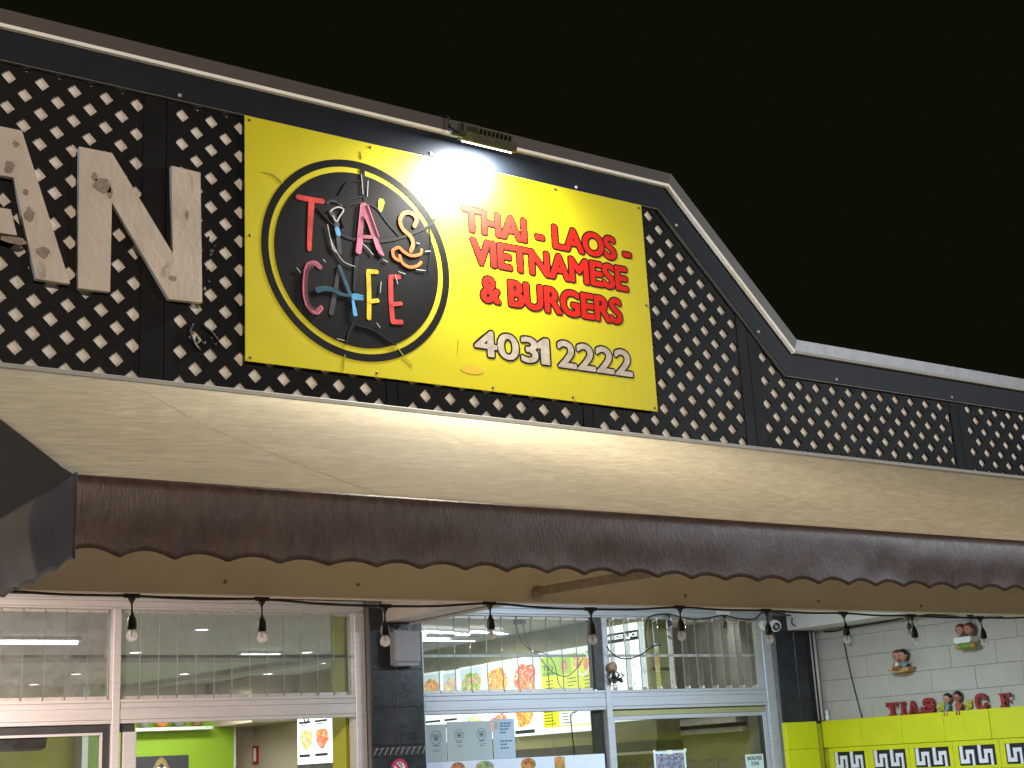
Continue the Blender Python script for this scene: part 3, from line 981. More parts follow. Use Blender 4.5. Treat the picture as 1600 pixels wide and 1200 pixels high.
for k in range(6):
    mb.box(-11.80, -11.66 + 0.06 * random.random(), 2.20 - 0.03 * k, 2.208 - 0.03 * k, 0.0522, 0.0535, fr)
    mb.box(-11.50, -11.40 + 0.06 * random.random(), 2.20 - 0.03 * k, 2.207 - 0.03 * k, 0.0522, 0.0535, fr)
mb.build('small_print', 'board_ink', t)
MB().box(-11.55, -10.96, 2.03, 2.16, 0.0522, 0.053, fr).build('drink_panel', 'board_plate', t)
for y, z in ((11.42, 2.60), (11.20, 2.62), (11.05, 2.59)):
    MB().disc(-y, z, 0.055, 0.065, 0.0523, 0.053, fr, 14).build('dish_picture', 'dish_orange', t)
MB().ring(-11.12, 2.60, 0.10, 0.118, 0.0522, 0.053, fr, 26).build('plate_ring', 'board_plate', t)
# squeeze juice board
t, fr = menu_board(10.215, 10.80, 2.02, 2.905, 'white lit menu board headed SQUEEZE JUICE behind the open louvres')
MB().box(-10.79, -10.24, 2.745, 2.835, 0.0501, 0.052, fr).build('title_bar', 'board_ink', t)
mb = MB()
text_on(mb, 'SQUEEZE JUICE', -10.78, -10.25, 2.765, 2.815, 0.0521, 0.054, fr, 0.03)
mb.build('title', 'board_white', t)
mb = MB()
text_on(mb, 'P', -10.35, -10.325, 2.50, 2.53, 0.0501, 0.052, fr)
text_on(mb, 'P', -10.35, -10.325, 2.33, 2.36, 0.0501, 0.052, fr)
for k in range(4):
    mb.box(-10.72, -10.58, 2.40 - 0.05 * k, 2.406 - 0.05 * k, 0.0501, 0.052, fr)
mb.build('small_print', 'board_ink_grey', t)
# board left of the pillar
t, fr = menu_board(16.30, 17.42, 1.83, 2.50, 'white lit menu board with salad and skewers beside the chartreuse wall', dishes=((17.36, 16.95, 2.00, 2.29, 'dish_green'), (16.90, 16.50, 2.00, 2.29, 'dish_red')),
                   lines=[(17.36, 17.02, 2.345, 2.372), (17.36, 17.15, 2.32, 2.33), (16.90, 16.55, 2.345, 2.372), (16.90, 16.6, 2.32, 2.33), (17.36, 17.05, 1.92, 1.955), (16.90, 16.55, 1.92, 1.955), (16.36, 16.31, 2.34, 2.36), (16.36, 16.31, 1.93, 1.95)])
MB().ring(-17.15, 2.42, 0.05, 0.085, 0.0502, 0.052, fr, 20).build('emblem', 'board_ink_grey', t)
MB().box(5.135, 5.235, 9.74, 9.96, 0, 2.999).build('wall_return', 'wall_chartreuse', shop)

# shelf with pots, picture, fire sign on the back walls
t = thing('wall_shelf', 'pale wall shelf carrying pots on the lime green wall', 'shelf', (7.2, 18.85, 2.36))
MB().rbox(6.70, 7.79, 18.62, 18.848, 2.365, 2.410, 0.004).build('board', 'shelf_white', t)

for x, m, s, lb in ((6.86, 'pot_grey', 0.07, 'small grey pot beside the orange pot on the wall shelf'), (7.10, 'pot_orange', 0.085, 'round orange pot on the green wall shelf'),
                    (7.35, 'pot_grey', 0.09, 'wide dark bowl in the middle of the green wall shelf'), (7.60, 'pot_brown', 0.07, 'brown and gold jar at the free end of the shelf')):
    tag(MB().lathe([(s * 0.6, 0), (s, s * 0.6), (s, s * 1.1), (s * 0.75, s * 1.6), (s * 0.85, s * 1.8)], (x, 18.73, 2.411), (0, 0, 1), 16).build('pot', m, None, True), lb, 'pot', 'pots on the green wall shelf')
t = thing('wall_picture', 'dark framed picture with golden glow on the lime green wall', 'picture', (7.15, 18.85, 1.4))
MB().rbox(6.75, 7.52, 18.82, 18.848, 1.35, 2.045, 0.006).build('frame', 'picture_dark', t)
MB().prism([(6.93, 1.40), (7.34, 1.40), (7.30, 1.80), (7.20, 1.98), (7.135, 2.035), (7.07, 1.98), (6.97, 1.80)], 0, 0.002, front(18.819)).build('glow', 'picture_gold', t)
MB().prism([(7.03, 1.40), (7.24, 1.40), (7.23, 1.85), (7.135, 1.955), (7.04, 1.85)], 0.003, 0.004, front(18.819)).build('shape', 'picture_dark', t)
MB().disc(7.095, 1.875, 0.03, 0.028, 0.005, 0.006, front(18.819), 12).disc(7.175, 1.875, 0.03, 0.028, 0.005, 0.006, front(18.819), 12).build('highlight', 'eye_white', t)
t = thing('fire_sign', 'small red and white wall sign inside by the beige wall', 'sign', (8.59, 18.3, 1.9))
MB().box(8.585, 8.599, 18.93, 19.13, 1.88, 2.13).build('plate', 'fire_red', t)
MB().box(8.580, 8.584, 18.99, 19.07, 1.92, 2.10).build('symbol', 'sign_white', t)
t = thing('hanging_menu', 'dark rounded panel behind the sliding pane under the transom', 'panel', (2.5, 9.75, 1.9))
MB().prism([(1.5, 1.945), (2.86, 1.935), (2.895, 1.955), (2.905, 2.03), (1.5, 2.03)], 0, 0.03, front(9.78)).build('board', 'kitchen_dark', t)

# ------------------------------------------------------------------ side wall with yellow dado
wall = thing('side_wall', 'grey block wall above a bright yellow dado with Greek key blocks', 'wall', (10.0, 8.0, 0))
fw = (Vector((X_SIDE, 0, 0)), Vector((0, -1, 0)), Vector((0, 0, 1)), Vector((-1, 0, 0)))
MB().box(10.075, 10.25, 4.2, 9.55, 1.90, 2.764).build('core', 'mortar_grey', wall)
MB().box(10.022, 10.25, 4.2, 9.549, 0.0, 1.899).build('core', 'mortar_yellow', wall)
bl = 0.47
for j in range(5):                                     # grey courses above the ledge
    z0 = 1.905 + 0.192 * j
    z1 = min(z0 + 0.1905, 2.763)
    y = 9.545 + (bl / 2 if j % 2 else bl) - 0.12
    while y > 4.3:
        ya = min(y, 9.548)
        yb = max(y - bl, 4.25)
        if ya - yb > 0.05:
            MB().rbox(-ya + 0.001, -yb - 0.001, z0 + 0.001, z1, -0.10, -0.0665 - random.uniform(0, 0.0015), 0.003, fw).build('block', 'block_grey', wall)
        y -= bl
y = 9.53
while y > 4.3:                                         # yellow capping course
    MB().rbox(-y + 0.0012, -max(y - bl, 4.25) - 0.0012, 1.682, 1.926, -0.10, 0.001 - random.uniform(0, 0.002), 0.004, fw).build('block', 'block_yellow', wall)
    y -= bl
k = 0
y = 9.47
while y > 5.0:                                         # Greek key course
    za, zb = 1.452, 1.679
    q = MB()
    a0, a1 = -y + 0.0012, -y + bl - 0.0012
    ka, kb = -y + 0.055, -y + 0.425
    kz0, kz1 = 1.478, 1.640
    q.rbox(a0, a1, kz1, zb, -0.05, 0.0, 0.002, fw)
    q.rbox(a0, a1, za, kz0, -0.05, 0.0, 0.002, fw)
    q.rbox(a0, ka, kz0, kz1, -0.05, 0.0, 0.002, fw)
    q.rbox(kb, a1, kz0, kz1, -0.05, 0.0, 0.002, fw)
    blk = q.build('key_block', 'block_yellow', wall)
    MB().box(ka, kb, kz0, kz1, -0.05, -0.010, fw).build('recess', 'key_black', blk)
    s = MB()
    w = (kb - ka) / 2
    t_ = 0.032
    H = kz1 - kz0
    for i in range(2):
        o = ka + w * i + 0.012
        s.box(o, o + t_, kz0 + 0.018, kz1 - 0.001, -0.0095, -0.0008, fw)
        s.box(o + t_, o + t_ + 0.028, kz0 + 0.018, kz0 + 0.018 + t_, -0.0095, -0.0008, fw)
        s.box(o + t_ + 0.028, o + 2 * t_ + 0.028, kz0 + 0.018, kz0 + 0.128, -0.0095, -0.0008, fw)
        s.box(o + 2 * t_ + 0.028, o + 2 * t_ + 0.056, kz0 + 0.128 - t_, kz0 + 0.128, -0.0095, -0.0008, fw)
        s.box(o + 2 * t_ + 0.056, o + 3 * t_ + 0.048, kz0 + 0.001, kz0 + 0.128, -0.0095, -0.0008, fw)
    s.build('key_pattern', 'key_white', blk)
    y -= bl
y = 9.53
for j in range(6):
    z1 = 1.450 - 0.24 * j
    y = 9.53 - (bl / 2 if j % 2 else 0)
    while y > 4.3:
        MB().rbox(-y + 0.0012, -max(y - bl, 4.25) - 0.0012, z1 - 0.238, z1, -0.10, 0.0, 0.004, fw).build('block', 'block_yellow', wall)
        y -= bl
# yellow base of the pillar beside the door, and the corner strip
fp = front(YS - 0.06)
for j in range(8):
    z1 = 1.925 - 0.243 * j
    MB().rbox(9.500, 9.905, z1 - 0.2415, z1, 0.0, 0.045, 0.004, fp).build('block', 'block_yellow', wall)
MB().rbox(9.909, 9.998, 0.0, 1.905, 0.0, 0.012, 0.004, fp).build('corner_strip', 'mortar_yellow', wall)
tag(MB().tube([(9.985, 9.49, 1.93), (9.985, 9.49, 2.76)], 0.014, 10).tube([(9.955, 9.51, 1.93), (9.955, 9.51, 2.76)], 0.007, 8).build('conduit', 'conduit_grey', None, True), 'thin grey conduit up the corner between dark tiles and grey blocks', 'pipe')
cab = [(10.058, 9.19, 2.62), (10.058, 9.17, 2.45), (10.058, 9.13, 2.2), (10.058, 9.075, 1.93)]
tag(MB().tube(smooth(cab), 0.007, 6).build('wall_cable', 'cable_black', None, True), 'black cable running down the grey block wall to the yellow ledge', 'cable')

# ------------------------------------------------------------------ red letters and figurines on the ledge
fl_ = (Vector((10.035, 0, 0)), Vector((0, -1, 0)), Vector((0, 0, 1)), Vector((-1, 0, 0)))


def serif(ch, a, z, w, h):
    """slab-serif letter as a set of bars"""
    m = MB()
    t = w * 0.30
    s = h * 0.13
    bx = lambda u0, u1, v0, v1: m.box(a + u0 * w, a + u1 * w, z + v0 * h, z + v1 * h, 0, 0.022, fl_)
    if ch == 'T':
        bx(0, 1, .84, 1); bx(0, .14, .68, .84); bx(.86, 1, .68, .84); bx(.36, .64, .13, .84); bx(.2, .8, 0, .13)
    elif ch == 'I':
        bx(.1, .9, .87, 1); bx(.1, .9, 0, .13); bx(.33, .67, .13, .87)
    elif ch == 'A':
        m.prism([(a, z), (a + .26 * w, z), (a + .62 * w, z + h), (a + .38 * w, z + h)], 0, 0.021, fl_)
        m.prism([(a + .70 * w, z), (a + w, z), (a + .66 * w, z + h), (a + .40 * w, z + h)], 0, 0.022, fl_)
        bx(.3, .75, .28, .42); bx(-.08, .32, 0, .1); bx(.64, 1.1, 0, .1)
    elif ch == 'F':
        bx(.0, .62, 0, .12); bx(.14, .46, .12, .88); bx(0, 1, .88, 1); bx(.86, 1, .68, .88); bx(.46, .76, .45, .58); bx(.68, .78, .36, .66)
    return m


def curvy(ch, a, z, w, h):
    m = MB()
    if ch == 'S':
        pts = [(.88, .72), (.80, .90), (.5, .94), (.2, .86), (.16, .68), (.4, .54), (.68, .44), (.86, .28), (.72, .09), (.42, .06), (.16, .14), (.10, .32)]
    else:
        pts = [(.88, .68), (.80, .88), (.52, .94), (.24, .84), (.14, .5), (.24, .15), (.54, .06), (.82, .12), (.90, .28)]
    m.stroke([(a + u * w, z + v * h) for u, v in pts], w * 0.27, 0, 0.022, fl_)
    if ch == 'S':
        m.box(a + .78 * w, a + .95 * w, z + .66 * h, z + .98 * h, 0, 0.0215, fl_)
        m.box(a + .03 * w, a + .18 * w, z + .02 * h, z + .36 * h, 0, 0.0215, fl_)
    else:
        m.box(a + .78 * w, a + .96 * w, z + .64 * h, z + .98 * h, 0, 0.0215, fl_)
    return m


for ch, y0, y1, lb in (('T', 8.745, 8.610, 'red wooden letter T standing on the yellow ledge, first of the word'), ('I', 8.605, 8.510, 'red wooden letter I standing on the yellow ledge'),
                       ('A', 8.495, 8.395, 'red wooden letter A standing on the ledge next to a clay figure'), ('S', 8.335, 8.205, 'red wooden letter S standing on the ledge, end of first word'),
                       ('C', 7.785, 7.660, 'red wooden letter C standing beside the girl figurine'), ('F', 7.540, 7.420, 'red wooden letter F standing last on the ledge')):
    w = y0 - y1
    m = serif(ch, -y0, 1.927, w * 0.92, 0.114) if ch in 'TIAF' else curvy(ch, -y0, 1.927, w * 0.92, 0.120)
    tag(m.build('ledge_letter', 'letter_red'), lb, 'letter', 'red letters on the yellow ledge')


def doll(t, x, y, z, s, hair='hair_black', shirt='shirt_teal', skin='skin', seated=True, lean=0.0):
    """little big-headed figurine facing -x; s = its height"""
    h = s
    body = MB()
    hz = z + h * 0.68
    body.ball((x, y + lean, hz), h * 0.22, h * 0.25, h * 0.25)                  # head
    body.lathe([(h * .07, 0), (h * .09, h * .05)], (x, y + lean * .7, z + h * 0.40), (0, 0, 1), 10)
    for sg in (-1, 1):
        body.tube([(x, y + sg * h * .13, z + h * .38), (x - h * .08, y + sg * h * .19, z + h * .26), (x - h * .14, y + sg * h * .12, z + h * .17)], [h * .05, h * .045, h * .04], 8)
        if seated:
            body.tube([(x - h * .02, y + sg * h * .07, z + h * .06), (x - h * .16, y + sg * h * .08, z + h * .05), (x - h * .20, y + sg * h * .085, z - h * .18)], [h * .06, h * .055, h * .04], 8)
            body.ball((x - h * .23, y + sg * h * .085, z - h * .19), h * .06, h * .04, h * .035, 8, 6)
        else:
            body.tube([(x, y + sg * h * .07, z + h * .12), (x - h * .02, y + sg * h * .08, z)], [h * .06, h * .05], 8)
        body.ball((x + h * .01, y + lean + sg * h * .25, hz - h * .02), h * .035, h * .03, h * .05, 8, 6)  # ears
    body.ball((x - h * .22, y + lean, hz - h * .05), h * .03, h * .03, h * .025, 8, 6)                 # nose
    body.build('body', skin, t, True)
    hr = MB()
    n, m_ = 14, 6
    hr.ball((x + h * .045, y + lean, hz + h * .055), h * .235, h * .275, h * .255)
    hr.build('hair', hair, t, True)
    sh = MB()
    sh.lathe([(h * .14, 0), (h * .165, h * .08), (h * .13, h * .28), (h * .075, h * .36)], (x, y + lean * .3, z + h * .03), (0, 0, 1), 12)
    sh.build('shirt', shirt, t, True)
    e = MB()
    for sg in (-1, 1):
        e.ball((x - h * .205, y + lean + sg * h * .085, hz - h * .01), h * .02, h * .028, h * .035, 8, 6)
    e.build('eye', 'hair_black', t, True)
    mo = MB().tube(smooth([(x - h * .205, y + lean + h * .05, hz - h * .105), (x - h * .212, y + lean, hz - h * .125), (x - h * .205, y + lean - h * .05, hz - h * .105)], 4), h * .010, 6)
    mo.build('mouth', 'shirt_red', t, True)


t = thing('figurine', 'black haired boy figurine in teal sitting on the ledge', 'figurine', (10.03, 8.10, 1.927), 'seated figurines')
doll(t, 10.03, 8.085, 1.93, 0.155, 'hair_black', 'shirt_teal', 'skin', True, -0.012)
t = thing('figurine', 'black haired girl figurine in red sitting on the ledge', 'figurine', (10.03, 7.96, 1.927), 'seated figurines')
doll(t, 10.03, 7.955, 1.93, 0.165, 'hair_black', 'shirt_red', 'skin_dark', True, 0.012)
for y, lb in ((8.165, 'yellow leafy ornament behind the boy figurine'), (7.875, 'yellow leafy ornament beside the girl figurine')):
    m = MB()
    for i in range(7):
        a = i * 0.9
        m.ball((10.05 + 0.008 * math.cos(a), y + 0.022 * math.cos(a * 1.7), 1.945 + 0.008 * i), 0.014, 0.016, 0.022, 8, 6)
    tag(m.build('leaf_ornament', 'leaf_yellow', None, True), lb, 'ornament', 'leafy ornaments')
m = MB()
m.ball((10.03, 8.375, 1.945), 0.02, 0.028, 0.02).ball((10.03, 8.36, 1.972), 0.014, 0.016, 0.015).ball((10.03, 8.40, 1.952), 0.012, 0.012, 0.018)
tag(m.build('clay_figure', 'clay_brown', None, True), 'small brown clay animal between the letters A and S', 'ornament')
m = MB()
m.lathe([(0.018, 0), (0.022, 0.03), (0.012, 0.055), (0.017, 0.075), (0.010, 0.095)], (10.03, 9.47, 1.927), (0, 0, 1), 12)
tag(m.build('porcelain_figure', 'shirt_white', None, True), 'tiny pale figure standing on the ledge in the corner by the dark tiles', 'ornament')

# couples hanging on the grey wall
t = thing('wall_ornament', 'couple ornament in teal and white on a straw boat, hung on the grey wall', 'ornament', (10.06, 8.50, 2.33), 'couples hung on the grey wall')
fb = (Vector((10.066, 0, 0)), Vector((0, -1, 0)), Vector((0, 0, 1)), Vector((-1, 0, 0)))
b = MB()
b.prism([(-8.625, 2.325), (-8.61, 2.300), (-8.50, 2.285), (-8.40, 2.300), (-8.385, 2.330), (-8.5, 2.322)], 0.005, 0.11, fb)
b.build('boat', 'straw', t)
MB().ball((9.965, 8.52, 2.325), 0.03, 0.06, 0.022).build('cloth', 'clay_brown', t, True)
doll(t, 10.00, 8.545, 2.31, 0.185, 'hair_red', 'shirt_white', 'skin', False, -0.010)
doll(t, 10.00, 8.462, 2.31, 0.185, 'hair_black', 'shirt_teal', 'skin', False, 0.012)
t = thing('wall_ornament', 'couple ornament with white bowl and green cloth, high on the grey wall', 'ornament', (10.06, 7.75, 2.48), 'couples hung on the grey wall')
b = MB()
b.prism([(-7.865, 2.500), (-7.85, 2.475), (-7.70, 2.475), (-7.685, 2.500), (-7.69, 2.525), (-7.86, 2.525)], 0.01, 0.12, fb)
b.build('bowl', 'shirt_white', t)
MB().ball((9.985, 7.765, 2.452), 0.045, 0.07, 0.030).build('cloth', 'cloth_green', t, True)
MB().ball((9.985, 7.845, 2.445), 0.035, 0.035, 0.024).build('foot', 'straw', t, True)
MB().ball((9.985, 7.695, 2.45), 0.035, 0.03, 0.024).build('foot', 'straw', t, True)
doll(t, 10.00, 7.822, 2.47, 0.175, 'hair_red', 'shirt_red', 'skin', False)
doll(t, 10.00, 7.735, 2.47, 0.175, 'hair_red', 'shirt_red', 'skin', False)

# ------------------------------------------------------------------ things on the shopfront
# junction box
t = thing('junction_box', 'grey electrical box with hinged lid on the tiled pillar', 'electrical box', (5.52, 9.54, 2.45))
fr = front(YS - 0.06)
MB().rbox(5.425, 5.630, 2.462, 2.715, 0.0, 0.075, 0.006, fr).build('case', 'box_grey', t)
MB().rbox(5.415, 5.637, 2.480, 2.722, 0.0755, 0.105, 0.010, fr).build('lid', 'box_grey', t)
MB().rbox(5.435, 5.628, 2.452, 2.4795, 0.02, 0.090, 0.004, fr).build('base_lip', 'box_grey', t)
MB().rbox(5.404, 5.4145, 2.50, 2.545, 0.04, 0.10, 0.003, fr).build('hinge', 'box_grey', t)
MB().rbox(5.404, 5.4145, 2.65, 2.69, 0.04, 0.10, 0.003, fr).build('hinge', 'box_grey', t)
MB().rbox(5.50, 5.53, 2.716, 2.745, 0.0, 0.02, 0.003, fr).build('lug', 'conduit_grey', t)
pts = [(5.565, 9.48, 2.722), (5.565, 9.48, 2.75), (5.575, 9.44, 2.775), (5.60, 9.35, 2.776), (5.62, 8.4, 2.776), (5.62, 6.0, 2.776)]
tag(MB().tube(smooth(pts, 8), 0.0125, 10).build('conduit', 'conduit_grey', None, True), 'grey bent conduit rising from the electrical box along the cross beam', 'pipe')

# security camera
t = thing('security_camera', 'white turret security camera under the header by the door', 'security camera', (9.36, 9.55, 2.80))
c0 = Vector((9.40, 9.40, 2.79))
MB().lathe([(0.045, 0), (0.05, 0.01), (0.05, 0.035), (0.04, 0.045)], (9.40, 9.58, 2.81), (0, -1, 0), 18).build('base', 'cctv_white', t, True)
MB().tube([(9.40, 9.535, 2.81), (9.40, 9.45, 2.80)], 0.016, 10).build('arm', 'cctv_white', t, True)
ax = (Vector((-0.5, -1.0, -0.42))).normalized()
MB().lathe([(0.030, -0.06), (0.046, -0.045), (0.053, -0.01), (0.053, 0.02), (0.046, 0.035), (0.040, 0.036)], c0, ax, 20).build('turret', 'cctv_white', t, True)
MB().lathe([(0.038, 0.0362), (0.036, 0.042), (0.020, 0.046)], c0, ax, 20).build('lens_ring', 'lens_black', t, True)
MB().lathe([(0.019, 0.0462), (0.012, 0.052), (0.004, 0.055)], c0, ax, 16).build('lens', 'box_grey', t, True)
tag(MB().rbox(8.86, 9.02, YS - 0.03, YS - 0.007, 2.895, 2.945, 0.006).build('door_sensor', 'cctv_white'), 'small white sensor on the header above the door louvres', 'sensor')


# certificates and posters on the centre window
def paper(name, lb, x0, x1, z0, z1, m, cat='poster', y=YS + 0.034, group=None):
    t = thing(name, lb, cat, ((x0 + x1) / 2, y, z0), group)
    MB().box(x0, x1, y, y + 0.002, z0, z1).build('sheet', m, t)
    return t, front(y)


def award(t, fr, cx, cz, r):
    MB().ring(cx, cz, r * 0.93, r, 0.0005, 0.001, fr, 36).build('ring', 'paper_ink', t)
    m = MB()
    m.ring(cx - r * .24, cz - r * .25, r * .12, r * .22, 0.0005, 0.0011, fr, 14)
    m.ring(cx + r * .24, cz - r * .25, r * .12, r * .22, 0.0005, 0.0011, fr, 14)
    m.prism([(cx - r * .55, cz - r * .02), (cx, cz + r * .10), (cx + r * .55, cz - r * .02), (cx, cz - r * .10)], 0.0005, 0.001, fr)
    m.build('emblem', 'paper_ink', t)
    m = MB()
    text_on(m, "Travellers'", cx - r * .60, cx + r * .60, cz + r * .34, cz + r * .52, 0.0005, 0.001, fr, 0.02)
    text_on(m, 'Choice', cx - r * .75, cx + r * .75, cz + r * .12, cz + r * .30, 0.0005, 0.001, fr, 0.02)
    text_on(m, 'Tripadvisor', cx - r * .68, cx + r * .68, cz - r * 1.32, cz - r * 1.05, 0.0005, 0.001, fr, 0.02)
    text_on(m, "Tia's Cafe", cx - r * .5, cx + r * .5, cz - r * 2.0, cz - r * 1.82, 0.0005, 0.001, fr, 0.02)
    m.box(cx - r * .95, cx + r * .95, cz - r * 1.66, cz - r * 1.62, 0.0005, 0.001, fr)
    m.build('lettering', 'paper_ink', t)


t, fr = paper('certificate', 'narrow grey award certificate next to the tiled pillar', 5.757, 5.958, 1.735, 2.015, 'paper_grey', 'certificate', group='award certificates')
award(t, fr, 5.862, 1.915, 0.052)
t, fr = paper('certificate', 'wide grey sheet with two round award emblems on the window', 5.964, 6.385, 1.735, 2.030, 'paper_grey', 'certificate', group='award certificates')
award(t, fr, 6.075, 1.928, 0.045)
award(t, fr, 6.285, 1.930, 0.045)
t, fr = paper('notice', 'blue printed notice next to the award certificates', 6.395, 6.605, 1.735, 2.043, 'paper_blue', 'notice')
MB().box(6.408, 6.445, 1.965, 2.020, 0.0005, 0.001, fr).build('logo', 'paper_gold', t)
mb = MB()
for z, w in ((2.013, .115), (1.992, .105), (1.968, .085), (1.943, .06), (1.876, .12), (1.850, .065), (1.822, .085)):
    for k in range(3):
        mb.box(6.462 + w * k / 3, 6.462 + w * (k + 0.86) / 3, z - 0.013, z, 0.0005, 0.001, fr)
mb.build('lettering', 'paper_ink_blue', t)
t, fr = paper('poster', 'pale food poster along the bottom of the centre window', 5.757, 7.500, 1.20, 1.733, 'poster_white', y=YS + 0.030)
for x, z, ra, rb, m_ in ((6.05, 1.68, .065, .045, 'poster_food'), (6.30, 1.675, .085, .05, 'poster_salad'), (6.72, 1.68, .075, .05, 'poster_food'), (7.03, 1.69, .05, .04, 'poster_food')):
    MB().disc(x, z, ra, rb, 0.0005, 0.001, fr, 20).build('food_picture', m_, t)
MB().box(6.98, 7.085, 1.60, 1.722, 0.0012, 0.0016, fr).build('food_picture', 'poster_food', t)

# no smoking sign on the pillar
t = thing('no_smoking_sign', 'round red no smoking sign on the tiled pillar', 'sign', (5.47, 9.53, 1.70))
fr = front(YS - 0.0605)
cx, cz = 5.476, 1.700
MB().disc(cx, cz, 0.070, 0.070, 0, 0.002, fr, 36).build('plate', 'sign_white', t)
m = MB().ring(cx, cz, 0.050, 0.0705, 0.0021, 0.004, fr, 40)
m.prism([(cx - .044, cz + .030), (cx - .032, cz + .042), (cx + .044, cz - .030), (cx + .032, cz - .042)], 0.0034, 0.005, fr)
m.build('ban_ring', 'sign_red', t)
m = MB().box(cx - .040, cx + .030, cz - .010, cz + .004, 0.0021, 0.003, fr)
m.stroke([(cx + .012, cz + .012), (cx + .020, cz + .022), (cx + .008, cz + .030), (cx + .018, cz + .042)], 0.006, 0.0021, 0.003, fr)
m.stroke([(cx - .008, cz + .030), (cx + .000, cz + .037), (cx - .006, cz + .044)], 0.006, 0.0021, 0.003, fr)
m.build('cigarette', 'board_ink', t)

# photo sheet and smoke-free sticker on the door
t, fr = paper('photo_sheet', 'taped group photo with white border on the door glass', 8.040, 8.400, 1.43, 1.728, 'sticker_white', 'photograph', YS + 0.038)
MB().box(8.060, 8.380, 1.45, 1.708, 0.0005, 0.001, fr).build('picture', 'group_photo', t)
MB().prism([(8.03, 1.735), (8.055, 1.745), (8.068, 1.715), (8.045, 1.705)], 0.0012, 0.002, fr).prism([(8.37, 1.715), (8.39, 1.745), (8.415, 1.735), (8.40, 1.705)], 0.0012, 0.002, fr).box(8.19, 8.25, 1.700, 1.735, 0.0012, 0.002, fr).build('tape', 'print_white', t)
t, fr = paper('smoke_free_sticker', 'pale SMOKE-FREE ZONE sticker on the door glass', 9.105, 9.325, 1.45, 1.662, 'sticker_white', 'sticker', YS + 0.038)
mb = MB()
text_on(mb, 'SMOKE-FREE', 9.125, 9.305, 1.610, 1.645, 0.0005, 0.001, fr, 0.03)
text_on(mb, 'ZONE', 9.165, 9.265, 1.565, 1.597, 0.0005, 0.001, fr, 0.03)
mb.build('lettering', 'paper_ink', t)

# dried ornament on the mullion, wires strung over the louvres
t = thing('dried_ornament', 'round dried ornament with dark twigs hanging on the mullion', 'ornament', (7.56, 9.57, 2.35))
MB().lathe([(0.047, 0), (0.050, 0.012), (0.040, 0.026), (0.015, 0.030)], (7.590, 9.565, 2.435), (-0.1, -1, -0.15), 16).build('disc', 'bark_disc', t, True)
tw = MB()
for i in range(34):
    a = random.uniform(0, 6.28)
    p0 = Vector((7.595 + random.uniform(-.05, .08), 9.56 - random.uniform(0, .03), 2.36 + random.uniform(-.04, .03)))
    p1 = p0 + Vector((math.cos(a) * .035, random.uniform(-.02, .01), math.sin(a) * .035))
    p2 = p1 + Vector((math.cos(a + .9) * .025, 0, math.sin(a + .9) * .025))
    tw.tube([p0, p1, p2], [.006, .005, .002], 5)
tw.build('twig', 'twig', t)
tw = MB()
for i in range(12):
    tw.ball((7.60 + random.uniform(-.06, .08), 9.555, 2.36 + random.uniform(-.055, .035)), .012, .010, .010, 6, 5)
struct(tw.build('seed_pod', 'twig', t), 'stuff')
MB().tube([(7.585, 9.57, 2.48), (7.585, 9.575, 2.56)], 0.003, 5).build('hanging_thread', 'twig', t)
w1 = [(7.5160, 2.6080), (7.5600, 2.5550), (7.6460, 2.5120), (7.7650, 2.5060), (7.8960, 2.5440), (8.0240, 2.6100), (8.1120, 2.6210)]
tag(MB().tube(smooth([(x, 9.52, z) for x, z in w1]), 0.006, 6).build('string_cable', 'cable_black', None, True), 'black cable looped across the open louvres beside the mullion', 'cable')
for pts, lb in (([(6.7610, 2.8250), (6.7810, 2.7360), (6.8330, 2.6430), (6.9750, 2.5450), (7.0970, 2.4240), (7.2530, 2.3810), (7.3810, 2.4600), (7.4410, 2.5340)], 'thin dark lead hanging behind the louvres over the yellow board'),
                ([(6.8320, 2.8260), (6.8460, 2.7370), (6.8660, 2.6590), (6.9130, 2.5970), (7.0550, 2.5650), (7.1340, 2.4760), (7.1680, 2.3200), (7.2420, 2.2510)], 'second thin lead behind the louvres, hanging from a pale plug')):
    tag(MB().tube(smooth([(x, YS + 0.16, z) for x, z in pts]), 0.004, 6).build('power_lead', 'frame_dark', None, True), lb, 'cable', 'leads behind the louvres')
for p, lb in (((6.7690, 2.8410), 'pale plug hanging at the top of the louvres, nearer the pillar'), ((6.8340, 2.8410), 'pale plug hanging at the top of the louvres, nearer the mullion')):
    tag(MB().rbox(p[0] - .022, p[0] + .022, YS + .14, YS + .18, p[1] - .03, p[1] + .025, .006).build('plug', 'conduit_grey'), lb, 'plug', 'plugs behind the louvres')
for pts, lb in (([(7.02, 9.68, 2.09), (7.02, 9.68, 1.73)], 'thin pale cord hanging behind the centre pane under the yellow board'),):
    tag(MB().tube(pts, 0.003, 6).build('power_lead', 'conduit_grey', None, True), lb, 'cable')
pts = [(7.29, 9.70, 2.085), (7.24, 9.70, 2.07), (7.225, 9.70, 2.02), (7.24, 9.70, 1.73)]
tag(MB().tube(smooth(pts), 0.005, 6).build('power_lead', 'cable_black', None, True), 'black cord curving down behind the centre pane', 'cable')
pts = [(7.50, 9.68, 1.90), (7.455, 9.68, 1.82), (7.43, 9.68, 1.73)]
tag(MB().tube(smooth(pts), 0.004, 6).build('power_lead', 'cctv_white', None, True), 'short white cord by the mullion behind the centre pane', 'cable')

# ------------------------------------------------------------------ festoon lights
bulb_n = [0]


